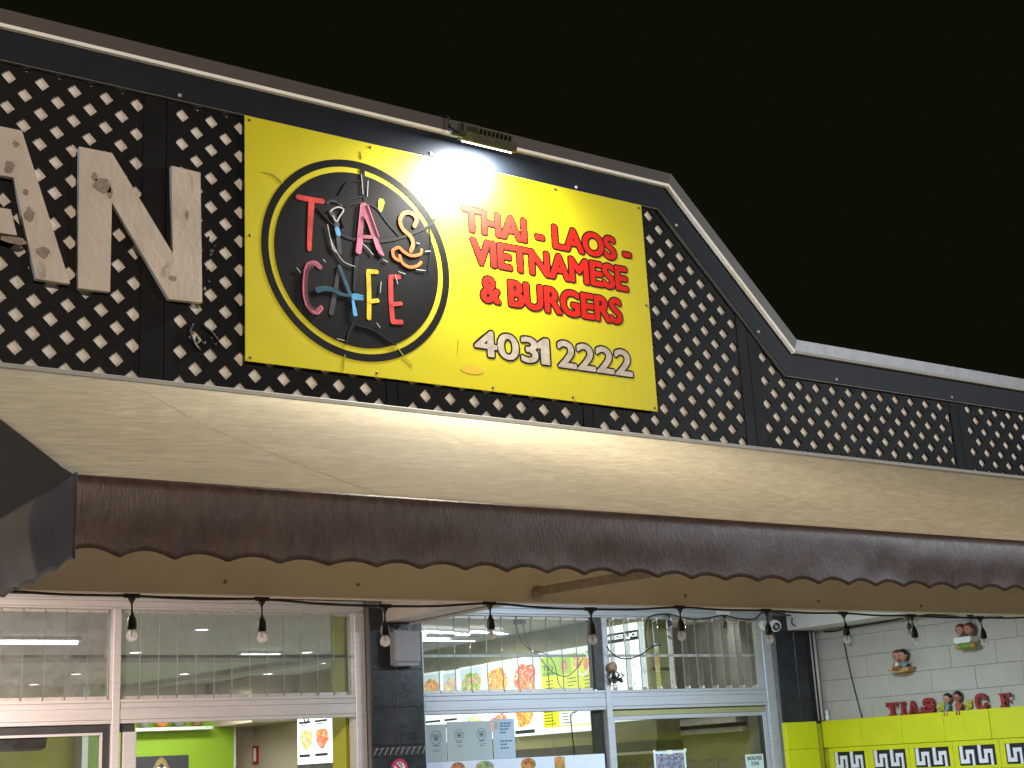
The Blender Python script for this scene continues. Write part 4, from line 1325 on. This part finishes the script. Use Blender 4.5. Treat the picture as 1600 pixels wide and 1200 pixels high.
def pendant(t, x, y, z, wire, s=1.0, tilt=0.0):
    """connector, wire, lamp holder and clear bulb under the cable"""
    m = MB()
    m.rbox(x - 0.034 * s, x + 0.034 * s, y - 0.009, y + 0.009, z - 0.008 * s, z + 0.009 * s, 0.003)
    m.lathe([(0.017 * s, -0.006 * s), (0.015 * s, -0.014 * s), (0.007 * s, -0.026 * s), (0.006 * s, -0.030 * s)], (x, y, z), (0, 0, 1), 10)
    m.build('connector', 'socket_black', t)
    dx = tilt * wire
    MB().tube([(x, y, z - 0.028 * s), (x + dx, y, z - wire)], 0.0042 * s, 7).build('wire', 'socket_black', t, True)
    zz = z - wire
    h = MB()
    h.lathe([(0.006 * s, 0.010 * s), (0.008 * s, 0.0), (0.0145 * s, -0.010 * s), (0.0180 * s, -0.020 * s), (0.0190 * s, -0.030 * s), (0.0195 * s, -0.044 * s), (0.0212 * s, -0.0445 * s), (0.0212 * s, -0.050 * s), (0.0192 * s, -0.0505 * s), (0.0185 * s, -0.060 * s), (0.012 * s, -0.0605 * s)], (x + dx, y, zz), (0, 0, 1), 18)
    hold = h.build('lamp_holder', 'socket_black', t)
    z2 = zz - 0.060 * s
    MB().lathe([(0.013 * s, 0), (0.016 * s, -0.006 * s), (0.0215 * s, -0.016 * s), (0.0235 * s, -0.026 * s), (0.0225 * s, -0.036 * s), (0.017 * s, -0.044 * s), (0.010 * s, -0.048 * s), (0.003 * s, -0.0495 * s)], (x + dx, y, z2), (0, 0, 1), 18).build('bulb', 'bulb_glass', hold, True)
    MB().lathe([(0.006 * s, 0), (0.004 * s, -0.014 * s), (0.007 * s, -0.018 * s), (0.007 * s, -0.026 * s), (0.002 * s, -0.028 * s)], (x + dx, y, z2), (0, 0, 1), 8).build('filament', 'filament', hold, True)


t = thing('festoon_lights', 'unlit festoon string of clear bulbs along the bottom of the ochre beam', 'string lights', (4.7, 5.61, 2.42))
heads = [(1.9950, 2.4250), (2.5680, 2.4240), (3.1710, 2.4050), (3.7430, 2.4280), (4.3480, 2.4110), (4.9360, 2.4310), (5.5590, 2.4240), (6.1680, 2.4190), (6.7480, 2.4130), (7.3820, 2.4100)]
wires = [0.076, 0.078, 0.072, 0.062, 0.066, 0.064, 0.072, 0.066, 0.068, 0.068]
tilts = [0.03, 0.0, -0.03, 0.02, 0.0, -0.04, 0.05, 0.10, 0.12, 0.16]
cablep = []
allh = [(0.8, 2.44), (1.40, 2.437)] + heads + [(8.0, 2.425), (8.6, 2.42)]
for i, (x, z) in enumerate(allh):
    if i:
        px_, pz_ = allh[i - 1]
        cablep.append(((x + px_) / 2, 5.615, (z + pz_) / 2 - 0.006))
    cablep.append((x, 5.615, z))
MB().tube(smooth(cablep, 4), 0.0058, 7).build('cable', 'socket_black', t, True)
for (x, z), w, tl in zip(heads, wires, tilts):
    pendant(t, x, 5.615, z, w, 1.0, tl)

t = thing('festoon_lights', 'second festoon string looping over the door louvres and onto the grey wall', 'string lights', (9.3, 9.4, 2.8))
sec = [(7.9650, 2.5980), (7.9630, 2.7190), (7.9880, 2.8290), (8.0510, 2.8750), (8.2140, 2.8940), (8.3600, 2.8730), (8.5310, 2.8530), (8.7230, 2.8670), (8.8890, 2.8920), (9.0750, 2.8660), (9.2750, 2.8630), (9.4320, 2.9360)]
path = [(x, 9.53, z) for x, z in sec] + [(9.72, 9.48, 2.89)]
MB().tube(smooth(path, 5), 0.0062, 7).build('cable', 'socket_black', t, True)
wallp = [(9.69, 9.46, 2.87), (9.66, 9.42, 2.80)] + [(10.055, y, z) for y, z in ((9.5750, 2.7700), (9.3490, 2.7340), (9.1720, 2.7390), (9.0280, 2.7470), (8.7810, 2.7500), (8.5330, 2.7570), (8.3630, 2.7770), (8.0040, 2.7310), (7.7230, 2.6770), (7.4220, 2.6540))]
MB().tube(smooth(wallp, 5), 0.0062, 7).build('cable', 'socket_black', t, True)
for p in ((8.2350, 2.8880), (8.8970, 2.8870)):
    pendant(t, p[0], 9.52, p[1], 0.05, 0.95)
for p in ((9.0910, 2.7480), (8.3780, 2.7670), (7.7190, 2.6980)):
    pendant(t, 10.02, p[0], p[1], 0.06, 0.9)

# ------------------------------------------------------------------ sign board
sign = thing('sign_board', 'large yellow cafe sign with round black emblem and red lettering', 'sign', (3.70, 5.62, 3.485))
YG = 5.625
fs_ = front(YG)
MB().rbox(2.500, 4.905, YG, YG + 0.006, 3.487, 4.690, 0.001).build('panel', 'sign_yellow', sign)
for z in (3.60, 4.54):
    MB().box(2.52, 4.885, YG + 0.0065, YF - 0.003, z, z + 0.04).build('batten', 'frame_dark', sign)
for x, z in ((2.522, 4.668), (2.524, 4.09), (2.524, 3.505), (3.17, 4.668), (3.83, 3.505), (4.33, 3.507), (4.30, 4.668), (4.884, 4.668), (4.882, 4.09), (4.884, 3.505), (3.17, 3.507)):
    MB().lathe([(0.0075, 0), (0.007, 0.003), (0.003, 0.005)], (x, YG, z), (0, -1, 0), 10).build('screw', 'screw_steel', sign)
CX, CZ, RO = 3.0894, 4.0660, 0.5105
MB().ring(CX, CZ, RO * 0.928, RO, 0.0008, 0.0016, fs_, 96).build('outer_ring', 'print_black', sign)
MB().disc(CX, CZ, RO * 0.872, RO * 0.872, 0.0008, 0.0016, fs_, 96).build('emblem_disc', 'print_black', sign)


def paint(name, m, strokes, lift=0.0):
    mb = MB()
    for i, (pts, wd) in enumerate(strokes):
        wd = [q * 0.88 for q in wd] if isinstance(wd, list) else wd * 0.88
        mb.stroke(pts, wd, 0.0017 + lift, 0.0032 + lift + 0.00025 * i, fs_)
        if name in ('branch_wire_shadow', 'smear'):
            mb.build(name, m, sign)
            mb = MB()
    if mb.v:
        mb.build(name, m, sign)


# branch-like wires with shadows painted in black, and scratches over the emblem
paint('branch_wire_shadow', 'cable_black', [
    ([(3.1190, 4.5300), (3.1250, 4.4560), (3.1320, 4.3630)], [0.030, 0.018]), ([(3.1330, 4.3650), (3.1930, 4.3480), (3.2520, 4.2840), (3.3140, 4.2280)], 0.010),
    ([(2.9850, 4.1790), (3.0430, 4.1650), (3.1390, 4.1660), (3.2490, 4.1890), (3.3370, 4.2240), (3.4260, 4.2690), (3.4910, 4.3100), (3.5250, 4.3510)], 0.016),
    ([(3.4940, 4.3040), (3.4970, 4.2110), (3.4750, 4.0690)], 0.006), ([(3.0800, 4.0950), (3.0690, 4.0150), (3.0580, 3.9030)], [0.028, 0.018]),
    ([(3.1340, 4.4000), (3.0610, 4.3740), (3.0000, 4.3400), (2.9410, 4.3340)], 0.007), ([(3.1170, 4.4770), (3.0390, 4.4560), (2.9890, 4.3830)], 0.006),
    ([(2.8700, 4.2870), (2.9050, 4.2540), (2.9620, 4.2090)], 0.007), ([(3.0500, 3.7430), (3.0260, 3.6910), (3.0070, 3.6290)], 0.010),
    ([(3.0680, 3.7290), (3.1500, 3.7180), (3.2200, 3.6830), (3.2790, 3.6560)], [0.010, 0.005]), ([(3.1080, 4.3610), (3.0240, 4.3220), (2.9980, 4.2600), (3.0090, 4.2170)], 0.006)])
for i, pts in enumerate(([(3.1120, 4.5110), (3.1180, 4.4080)], [(3.1480, 4.4840), (3.1420, 4.4010)], [(3.0910, 4.1640), (3.1380, 4.1270), (3.1640, 4.1000)], [(2.9650, 4.0810), (3.0050, 4.0380), (3.0640, 4.0230)], [(2.9210, 4.2130), (2.9370, 4.1380), (2.9650, 4.0870)],
             [(3.4630, 4.1680), (3.4910, 4.1750)], [(2.9610, 3.6480), (2.9980, 3.6440)], [(2.7570, 3.9670), (2.7740, 3.9480)], [(2.8950, 4.0310), (2.9060, 4.0220)], [(3.3050, 4.0360), (3.3420, 4.0300)], [(3.2050, 3.9690), (3.1980, 3.9120)], [(3.1750, 3.7540), (3.1920, 3.7340)],
             [(3.4110, 4.2060), (3.4300, 4.2030)], [(3.2860, 4.0160), (3.2970, 3.9720)], [(3.4050, 4.0630), (3.4580, 4.0660)], [(3.2210, 4.0850), (3.2450, 4.0770)])):
    paint('scratch', 'scratch_white', [(pts, 0.0042)], 0.003)
paint('smear', 'smear', [([(2.5890, 4.4180), (2.6330, 4.4160), (2.6670, 4.4000), (2.6860, 4.3850)], [0.004, 0.014]), ([(3.1140, 4.6340), (3.1170, 4.5960)], [0.003, 0.008]), ([(3.2850, 3.6480), (3.3260, 3.6030), (3.3680, 3.5720)], [0.006, 0.003]), ([(3.0000, 3.5740), (2.9930, 3.5040)], 0.005),
                        ([(3.6380, 3.7330), (3.6310, 3.6730)], 0.004), ([(3.7850, 3.7860), (3.7250, 3.7280)], 0.004)], -0.0006)
MB().disc(*(3.7100, 3.5860), 0.07, 0.022, 0.0006, 0.0012, fs_, 30).build('orange_stain', 'print_orange_stain', sign)
# hand-painted letters
WL = 0.030
paint('letter_t', 'paint_red', [([(2.7700, 4.3270), (2.8250, 4.3260), (2.8970, 4.3290)], WL), ([(2.8400, 4.3230), (2.8300, 4.1960), (2.8240, 4.0740)], [0.036, 0.026])])
paint('letter_i', 'paint_grey_worn', [([(2.9680, 4.2270), (2.9780, 4.1560), (2.9850, 4.0850)], 0.026), ([(2.9230, 4.3250), (2.9530, 4.3420), (3.0000, 4.3290)], 0.014), ([(2.9400, 4.2830), (2.9630, 4.2540), (2.9740, 4.2220)], 0.03)])
paint('letter_i_outline', 'scratch_white', [([(2.9380, 4.2830), (2.9520, 4.2990), (2.9850, 4.3150), (3.0090, 4.3050), (2.9890, 4.2700), (2.9690, 4.2380), (2.9510, 4.2630)], 0.008), ([(2.9370, 4.1380), (2.9480, 4.0950), (2.9650, 4.0810)], 0.008)], 0.003)
paint('letter_i_patch', 'paint_blue', [([(2.9710, 4.1990), (2.9770, 4.1760)], 0.028)], 0.004)
paint('letter_a', 'paint_mauve', [([(3.1180, 4.3510), (3.0990, 4.2110), (3.0810, 4.1010)], 0.032), ([(3.1250, 4.3520), (3.1650, 4.2220), (3.2100, 4.1140)], 0.032), ([(3.0970, 4.1830), (3.1460, 4.1900), (3.1880, 4.1950)], 0.020)], 0.001)
paint('letter_a_outline', 'paint_pink', [([(3.0950, 4.1650), (3.0850, 4.1050)], 0.034), ([(3.1760, 4.1850), (3.1920, 4.1360)], 0.022), ([(3.1030, 4.3480), (3.0820, 4.1850)], 0.005), ([(3.1420, 4.3550), (3.1890, 4.2270), (3.2000, 4.2000)], 0.005), ([(3.1220, 4.2950), (3.1550, 4.2210)], 0.005), ([(3.1980, 4.1200), (3.2190, 4.1090)], 0.012)], 0.004)
paint('apostrophe', 'paint_yellow', [([(3.2210, 4.3880), (3.2120, 4.3430)], [0.040, 0.026])])
paint('letter_s', 'paint_orange', [([(3.4040, 4.2930), (3.4190, 4.3320), (3.3920, 4.3580), (3.3470, 4.3500), (3.3230, 4.3080), (3.3380, 4.2650), (3.3810, 4.2320), (3.3930, 4.1930), (3.3780, 4.1560)], 0.024),
                                  ([(3.2740, 4.1390), (3.2810, 4.1080), (3.3100, 4.0950)], 0.018), ([(3.2780, 4.1450), (3.3100, 4.1630), (3.3400, 4.1440), (3.3830, 4.1320), (3.4310, 4.1490), (3.4410, 4.1730)], 0.018),
                                  ([(3.3140, 4.1200), (3.3290, 4.0850), (3.3680, 4.0700), (3.4120, 4.0840), (3.4350, 4.1060)], 0.018)], 0.002)
paint('letter_c', 'paint_mauve', [([(2.8770, 3.9930), (2.8540, 4.0070), (2.8170, 3.9900), (2.8010, 3.9290), (2.7990, 3.8420), (2.8190, 3.7860), (2.8520, 3.7640), (2.8800, 3.7890)], 0.030)])
paint('letter_c_core', 'paint_plum', [([(2.8420, 3.9920), (2.8150, 3.9630), (2.8040, 3.9070), (2.8050, 3.8320), (2.8220, 3.7920), (2.8440, 3.7760)], 0.014)], 0.004)
paint('letter_c_edge', 'paint_pink', [([(2.8720, 4.0030), (2.8430, 4.0090), (2.8080, 3.9930), (2.7920, 3.9380), (2.7870, 3.8510), (2.8000, 3.7880)], 0.005), ([(2.8330, 3.7660), (2.8610, 3.7560), (2.8820, 3.7810), (2.8780, 3.7980)], 0.006)], 0.005)
paint('letter_a', 'paint_grey_worn', [([(2.9810, 4.0100), (2.9570, 3.8870), (2.9340, 3.7730)], [0.022, 0.030])])
paint('letter_a', 'paint_blue_worn', [([(2.9810, 4.0100), (3.0140, 3.9290), (3.0450, 3.8570)], 0.020), ([(2.8650, 3.8760), (2.9030, 3.8880), (2.9440, 3.8870), (2.9900, 3.8720), (3.0360, 3.8720)], [0.034, 0.016])], 0.003)
paint('letter_a_tips', 'paint_blue', [([(3.0470, 3.8460), (3.0570, 3.7820)], [0.016, 0.026]), ([(3.0540, 3.8690), (3.0770, 3.8700)], 0.036), ([(3.0770, 3.8800), (3.1000, 3.8800)], 0.007), ([(3.0770, 3.8700), (3.1020, 3.8700)], 0.007), ([(3.0770, 3.8600), (3.0990, 3.8600)], 0.007)], 0.006)
paint('letter_f', 'paint_yellow', [([(3.1370, 4.0090), (3.1380, 3.8920), (3.1340, 3.7760)], 0.028), ([(3.1370, 4.0120), (3.1830, 4.0160)], 0.026), ([(3.1400, 3.8590), (3.1840, 3.8700)], 0.024)])
paint('letter_e', 'paint_red', [([(3.2610, 4.0010), (3.2580, 3.8880), (3.2640, 3.7750)], 0.030), ([(3.2610, 4.0030), (3.3070, 4.0100)], 0.028), ([(3.2650, 3.8630), (3.3120, 3.8730)], 0.024), ([(3.2640, 3.7740), (3.3110, 3.7780)], 0.028)])


# printed lettering: red faces over wider black outlines
def sign_line(txt, ax, ay, bx_, by_, face, bold, outline):
    """heavy lettering: the same print laid several times, each a hair above the last, shifted round a small circle"""
    o, w_ = MB(), MB()
    n = 14
    for i in range(n):
        a = 2 * math.pi * i / n
        d = (bold + outline) * math.cos(a), (bold * 0.75 + outline) * math.sin(a)
        flat_text(o, txt, ax + d[0], bx_ + d[0], ay + d[1], by_ + d[1], 0.0009 + 0.00003 * i)
        d = bold * math.cos(a), bold * 0.75 * math.sin(a)
        flat_text(w_, txt, ax + d[0], bx_ + d[0], ay + d[1], by_ + d[1], 0.0016 + 0.00003 * i)
    o.build('lettering_outline', 'print_black', sign)
    w_.build('lettering', face, sign)


def flat_text(mb, txt, x0, x1, z0, z1, c):
    if txt == '1':
        vs_, fs = [Vector(p) for p in ((.30, 0, 0), (1, 0, 0), (1, 1, 0), (.62, 1, 0), (0, .80, 0), (0, .60, 0), (.30, .68, 0))], [tuple(range(7))]
    else:
        vs_, fs = text_mesh(txt)
    ax0, ax1 = min(v.x for v in vs_), max(v.x for v in vs_)
    az0, az1 = min(v.y for v in vs_), max(v.y for v in vs_)
    mb.add([(x0 + (v.x - ax0) * (x1 - x0) / (ax1 - ax0), z0 + (v.y - az0) * (z1 - z0) / (az1 - az0), c) for v in vs_], fs, fs_)


sign_line('THAI - LAOS -', 3.7005, 4.3275, 4.7930, 4.4540, 'print_red', 0.0085, 0.0085)
sign_line('VIETNAMESE', 3.7430, 4.1550, 4.7540, 4.2885, 'print_red', 0.0085, 0.0085)
sign_line('& BURGERS', 3.7925, 3.9585, 4.6955, 4.0940, 'print_red', 0.0085, 0.0085)
sign_line('403', 3.7390, 3.6675, 4.1175, 3.7965, 'print_silver', 0.0065, 0.0095)
sign_line('1', 4.1260, 3.6685, 4.1910, 3.8025, 'print_silver', 0.0055, 0.0095)
sign_line('2222', 4.2530, 3.6675, 4.7415, 3.8055, 'print_silver', 0.0065, 0.0095)

# ------------------------------------------------------------------ big wooden letters left of the sign
fa = front(YF - 0.004)


def big_letter(poly_list, lb, chips):
    t = thing('wall_letter', lb, 'letter', (poly_list[0][0][0], YF - 0.004, 3.72), 'big wooden letters')
    m = MB()
    for i, poly in enumerate(poly_list):
        m.prism(poly, 0.0, 0.026 + 0.0006 * i, fa)
    m.build('letter_face', 'letter_wood', t)
    for (x, z, ra, rb, s_) in chips:
        pts = []
        for i in range(18):
            a = 2 * math.pi * i / 18
            k = 1 + 0.45 * noise.noise((math.cos(a) * 2 + s_, math.sin(a) * 2, s_))
            pts.append((x + ra * k * math.cos(a), z + rb * k * math.sin(a)))
        MB().prism(pts, 0.024, 0.0283, fa).build('chip', 'letter_chip', t)
    return t


NP = [(1.7270, 4.3600), (1.8710, 4.3600), (2.1540, 3.9380), (2.1430, 4.3560), (2.2800, 4.3500), (2.2920, 3.7290), (2.1390, 3.7240), (1.8760, 4.1290), (1.8770, 3.7180), (1.7400, 3.7140)]
stem_l = [NP[9], NP[8], (NP[8][0], NP[8][1] + .3), NP[7], (1.8740, 4.3580), NP[0]]
diag = [NP[7], (1.8710, 4.3600), NP[2], NP[6]]
big_letter([[NP[9], NP[8], NP[7], NP[1], NP[0]], [NP[7], NP[6], NP[2], NP[1]], [NP[6], NP[5], NP[4], NP[3], NP[2]]],
           'big weathered cream letter N beside the yellow sign',
           [(*(1.8320, 4.1980), .040, .034, 1.0), (*(1.7980, 4.2330), .014, .020, 2.0), (*(2.2170, 4.1320), .009, .022, 3.0), (*(2.1550, 3.8220), .018, .012, 4.0), (*(1.8670, 4.1690), .012, .026, 5.0)])
xa, za0, za1 = 1.335, 3.728, 4.380
mir = lambda p: (2 * xa - p[0], p[1])
r0, r1, r2, r3 = (1.480, za1), (1.706, za0), (1.565, za0), (1.4280, 4.2340)
ap = (xa, 4.20)
legr = [(1.40, za1), (1.565, za0), (1.706, za0), (1.482, za1)]
legl = [mir(p) for p in legr][::-1]
big_letter([legr, legl, [(1.2, 4.16), (1.47, 4.16), (1.40, za1 - .001), (1.27, za1 - .001)], [(1.20, 3.905), (1.48, 3.905), (1.45, 4.015), (1.22, 4.015)]],
           'big weathered cream letter A on the far side of the N from the sign',
           [(*(1.5080, 4.1050), .010, .014, 1.5), (*(1.5270, 4.0050), .022, .030, 2.5), (*(1.5910, 3.8500), .030, .022, 3.5), (*(1.4640, 3.8820), .05, .016, 4.5), (*(1.4360, 4.2000), .02, .03, 5.5), (*(1.4600, 4.3140), .014, .014, 6.5)])

# tar-like lumps on the lattice beside the N
t = thing('sealant_drips', 'glossy black sealant drips on the lattice below the letter N', 'sealant', (2.3, YF, 3.6))
for x, z in ((2.3330, 4.0530), (2.3460, 3.9930), (2.3400, 3.9740), (2.3220, 3.9030), (2.3340, 3.8440), (2.3610, 4.0200), (2.3100, 3.8040), (2.3480, 3.5810), (2.3120, 3.5530), (2.2580, 3.5930), (2.2820, 3.5670), (2.3660, 3.5540), (2.3780, 3.5850), (2.2460, 3.6210)):
    MB().ball((x, YF - 0.001, z), random.uniform(.006, .013), .005, random.uniform(.008, .018), 8, 6).build('drip', 'cable_black', t, True)
MB().tube(smooth([(x, YF - 0.004, z) for x, z in ((2.2600, 3.6350), (2.2490, 3.5920), (2.2700, 3.5420), (2.2940, 3.5150))]), 0.006, 6).build('drip', 'cable_black', t, True)
MB().tube(smooth([(x, YF - 0.004, z) for x, z in ((2.3110, 3.6300), (2.3480, 3.6050), (2.3780, 3.5730))]), 0.006, 6).build('drip', 'cable_black', t, True)

# ------------------------------------------------------------------ flood lamp above the sign
fl0 = thing('flood_lamp', 'lit black flood lamp fixed to the roof edge above the yellow sign', 'lamp', (3.60, 5.60, 4.86))
lc = Vector((3.765, 5.475, 4.742))
tilt = R(29)
U = Vector((1, 0, 0))
N_ = Vector((0, math.sin(tilt), -math.cos(tilt)))          # looks down and in at the sign
V_ = N_.cross(U)
ff = (lc, U, V_, N_)
MB().rbox(-0.135, 0.135, -0.075, 0.075, -0.052, 0.0, 0.006, ff).build('body', 'lamp_body', fl0)
m = MB()
for i in range(9):
    x = -0.10 + 0.025 * i
    m.box(x - 0.004, x + 0.004, -0.06, 0.06, -0.080, -0.0525, ff)
m.build('fin', 'lamp_body', fl0)
MB().rbox(-0.118, 0.118, -0.06, 0.06, 0.0005, 0.005, 0.002, ff).build('lens', 'lamp_lens', fl0)
m = MB()
m.tube([lc + U * -0.145 + N_ * -0.02, lc + U * -0.145 + Vector((0, 0.09, 0.08)), lc + Vector((-0.02, 0.15, 0.13)), lc + U * 0.145 + Vector((0, 0.09, 0.08)), lc + U * 0.145 + N_ * -0.02], 0.009, 8)
m.build('bracket', 'lamp_body', fl0)
MB().tube([lc + Vector((-0.02, 0.15, 0.13)), (3.755, 5.595, 4.865)], 0.014, 8).build('arm', 'lamp_body', fl0)
MB().rbox(3.705, 3.805, 5.585, 5.609, 4.845, 4.915).build('mounting_plate', 'lamp_body', fl0)
tag(MB().tube(smooth([(3.65, 5.49, 4.78), (3.63, 5.55, 4.83), (3.62, 5.592, 4.87), (3.61, 5.60, 4.932), (3.49, 5.72, 4.937)]), 0.006, 6).build('lamp_cable', 'cable_black', None, True), 'short black cable from the flood lamp over the roof edge', 'cable')
lp = lc + N_ * 0.02
lamp('flood_lamp_glow', 'AREA', lp, 84, (1.0, 0.98, 0.92), lp + N_, shape='RECTANGLE', size=0.22, size_y=0.11)

# ------------------------------------------------------------------ awning
awn = thing('awning', 'cream canvas awning with scalloped brown valance and dark side panel', 'awning', (5.6, 5.62, 2.4))
AX0, AX1 = 1.142, 11.6
YA, ZA = 3.65, 2.480           # front bar
ZW = 3.333                     # line on the parapet
nx, ny = 150, 26
vs2, fs2 = [], []
for i in range(nx + 1):
    for j in range(ny + 1):
        x = AX0 + (AX1 - AX0) * i / nx
        t_ = j / ny
        y = 5.628 + (YA - 5.628) * t_
        z = ZW + (ZA - ZW) * t_
        sag = -0.030 * math.sin(math.pi * t_)
        wr = 0.010 * noise.noise((x * 1.1 + t_ * 1.6, t_ * 5.0, 0.3)) + 0.004 * noise.noise((x * 2.5 + 4, t_ * 14, 3.1))
        z += sag + wr * math.sin(math.pi * t_) ** 0.7
        vs2.append((x, y, z))
for i in range(nx):
    for j in range(ny):
        a = i * (ny + 1) + j
        fs2.append((a, a + 1, a + ny + 2, a + ny + 1))
canvas = MB().add(vs2, fs2).build('canopy', 'canvas_cream', awn, True)
sd = canvas.modifiers.new('thickness', 'SOLIDIFY')
sd.thickness = 0.002


def canvas_z(x, t_):
    wr = 0.010 * noise.noise((x * 1.1 + t_ * 1.6, t_ * 5.0, 0.3)) + 0.004 * noise.noise((x * 2.5 + 4, t_ * 14, 3.1))
    return ZW + (ZA - ZW) * t_ - 0.030 * math.sin(math.pi * t_) + wr * math.sin(math.pi * t_) ** 0.7


# welded seams of the canvas
for x0_, x1_ in ((1.95, 2.08), (3.25, 3.25), (4.55, 4.45), (5.85, 5.75), (7.15, 7.0), (8.45, 8.35), (9.7, 9.7)):
    m = MB()
    pv, pf = [], []
    for j in range(31):
        t_ = j / 30
        x = x0_ + (x1_ - x0_) * t_
        for dx in (-0.005, 0.005):
            pv.append((x + dx, 5.628 + (YA - 5.628) * t_, canvas_z(x + dx, t_) + 0.0012))
    pf = [(2 * j, 2 * j + 2, 2 * j + 3, 2 * j + 1) for j in range(30)]
    m.add(pv, pf).build('seam', 'canvas_seam', awn, True)
# rail on the wall
MB().rbox(AX0, AX1, 5.618, 5.648, ZW - 0.004, ZW + 0.020, 0.004).build('wall_rail', 'lip_dull', awn)

# valance over the front bar
MB().tube([(AX0, YA + 0.02, ZA - 0.022), (AX1, YA + 0.02, ZA - 0.022)], 0.020, 12).build('front_bar', 'steel_brown', awn, True)
per = 0.1545


def valance(name, m, x0, x1, pos, thick=0.003, n_per=12, amp=0.020):
    """scalloped strip hanging from a bar; pos(u, drop, bulge) gives the point"""
    n = int((x1 - x0) / per * n_per)
    rows_ = [0.0, 0.03, 0.08, 0.16, 0.28, 0.42, 0.56, 0.70, 0.84, 0.93, 1.0]
    pv, pf = [], []
    for i in range(n + 1):
        u = x0 + (x1 - x0) * i / n
        sc = abs(math.sin(math.pi * (u - x0 + 0.03) / per)) ** 0.85
        H = 0.222 - amp * (1 + 0.35 * noise.noise((u * 1.3, 0.0, 9.0))) * sc
        for r_ in rows_:
            d = H * r_
            wav = 0.010 * r_ * noise.noise((u * 2.2, r_ * 1.2, 5.0)) + 0.006 * r_ * noise.noise((u * 6.0 + r_ * 1.5, 2.0, 1.0))
            bulge = 0.016 * math.sin(min(1, r_ / 0.12) * math.pi * 0.5) + 0.008 * math.sin(math.pi * min(1, r_ * 1.3)) * (0.5 + 0.5 * noise.noise((u * 0.9, 0.7, 2.0)))
            pv.append(pos(u, d, bulge + wav))
    k = len(rows_)
    for i in range(n):
        for j in range(k - 1):
            a = i * k + j
            pf.append((a, a + 1, a + k + 1, a + k))
    o = MB().add(pv, pf).build(name, m, awn, True)
    s_ = o.modifiers.new('thickness', 'SOLIDIFY')
    s_.thickness = thick
    return o


valance('valance', 'valance_brown', AX0 - 0.012, AX1, lambda u, d, b: (u, YA - b, ZA + 0.002 - d))
# left end panel and its own valance
pv = [(AX0, YA + 0.01, ZA - 0.006), (AX0, 5.625, ZA - 0.006), (AX0, 5.625, ZW - 0.006)]
MB().add([(AX0 - 0.002, *p[1:]) for p in pv] + [(AX0 + 0.002, *p[1:]) for p in pv], [(0, 1, 2), (5, 4, 3), (0, 3, 4, 1), (1, 4, 5, 2), (2, 5, 3, 0)]).build('side_panel', 'awning_end_unlit', awn)
def side_fold(u, d, b):
    k = min(1.0, max(0.0, (u + 0.035) / 0.25))
    r_ = min(1.0, d / 0.222)
    roll = 0.032 * math.sin(math.pi * min(1.0, r_ ** 0.75)) * (0.7 + 0.3 * math.sin(u * 5.0 + 1.0))
    return (AX0 - 0.004 - k * (b * 1.0 + roll), YA + 0.018 + u, ZA + 0.004 - d * (1.06 + 0.10 * k))


valance('side_valance', 'awning_skirt_cool', -0.035, 1.97, side_fold, amp=0.010)
# folding arms
for x in (4.05, 9.8):
    m = MB()
    q = Vector((x, 5.655, 2.495))
    e = Vector((x, 3.72, 2.435))
    dd = (e - q).normalized()
    s1 = Vector((1, 0, 0))
    s3 = s1.cross(dd)
    m.box(0.03, (e - q).length, -0.016, 0.016, -0.022, 0.022, (q, dd, s1, s3))
    m.build('arm', 'steel_brown', awn)
    MB().lathe([(0.030, 0), (0.030, 0.03), (0.020, 0.045)], (x, 5.659, 2.495), (0, -1, 0), 12).build('arm_bracket', 'steel_brown', awn)
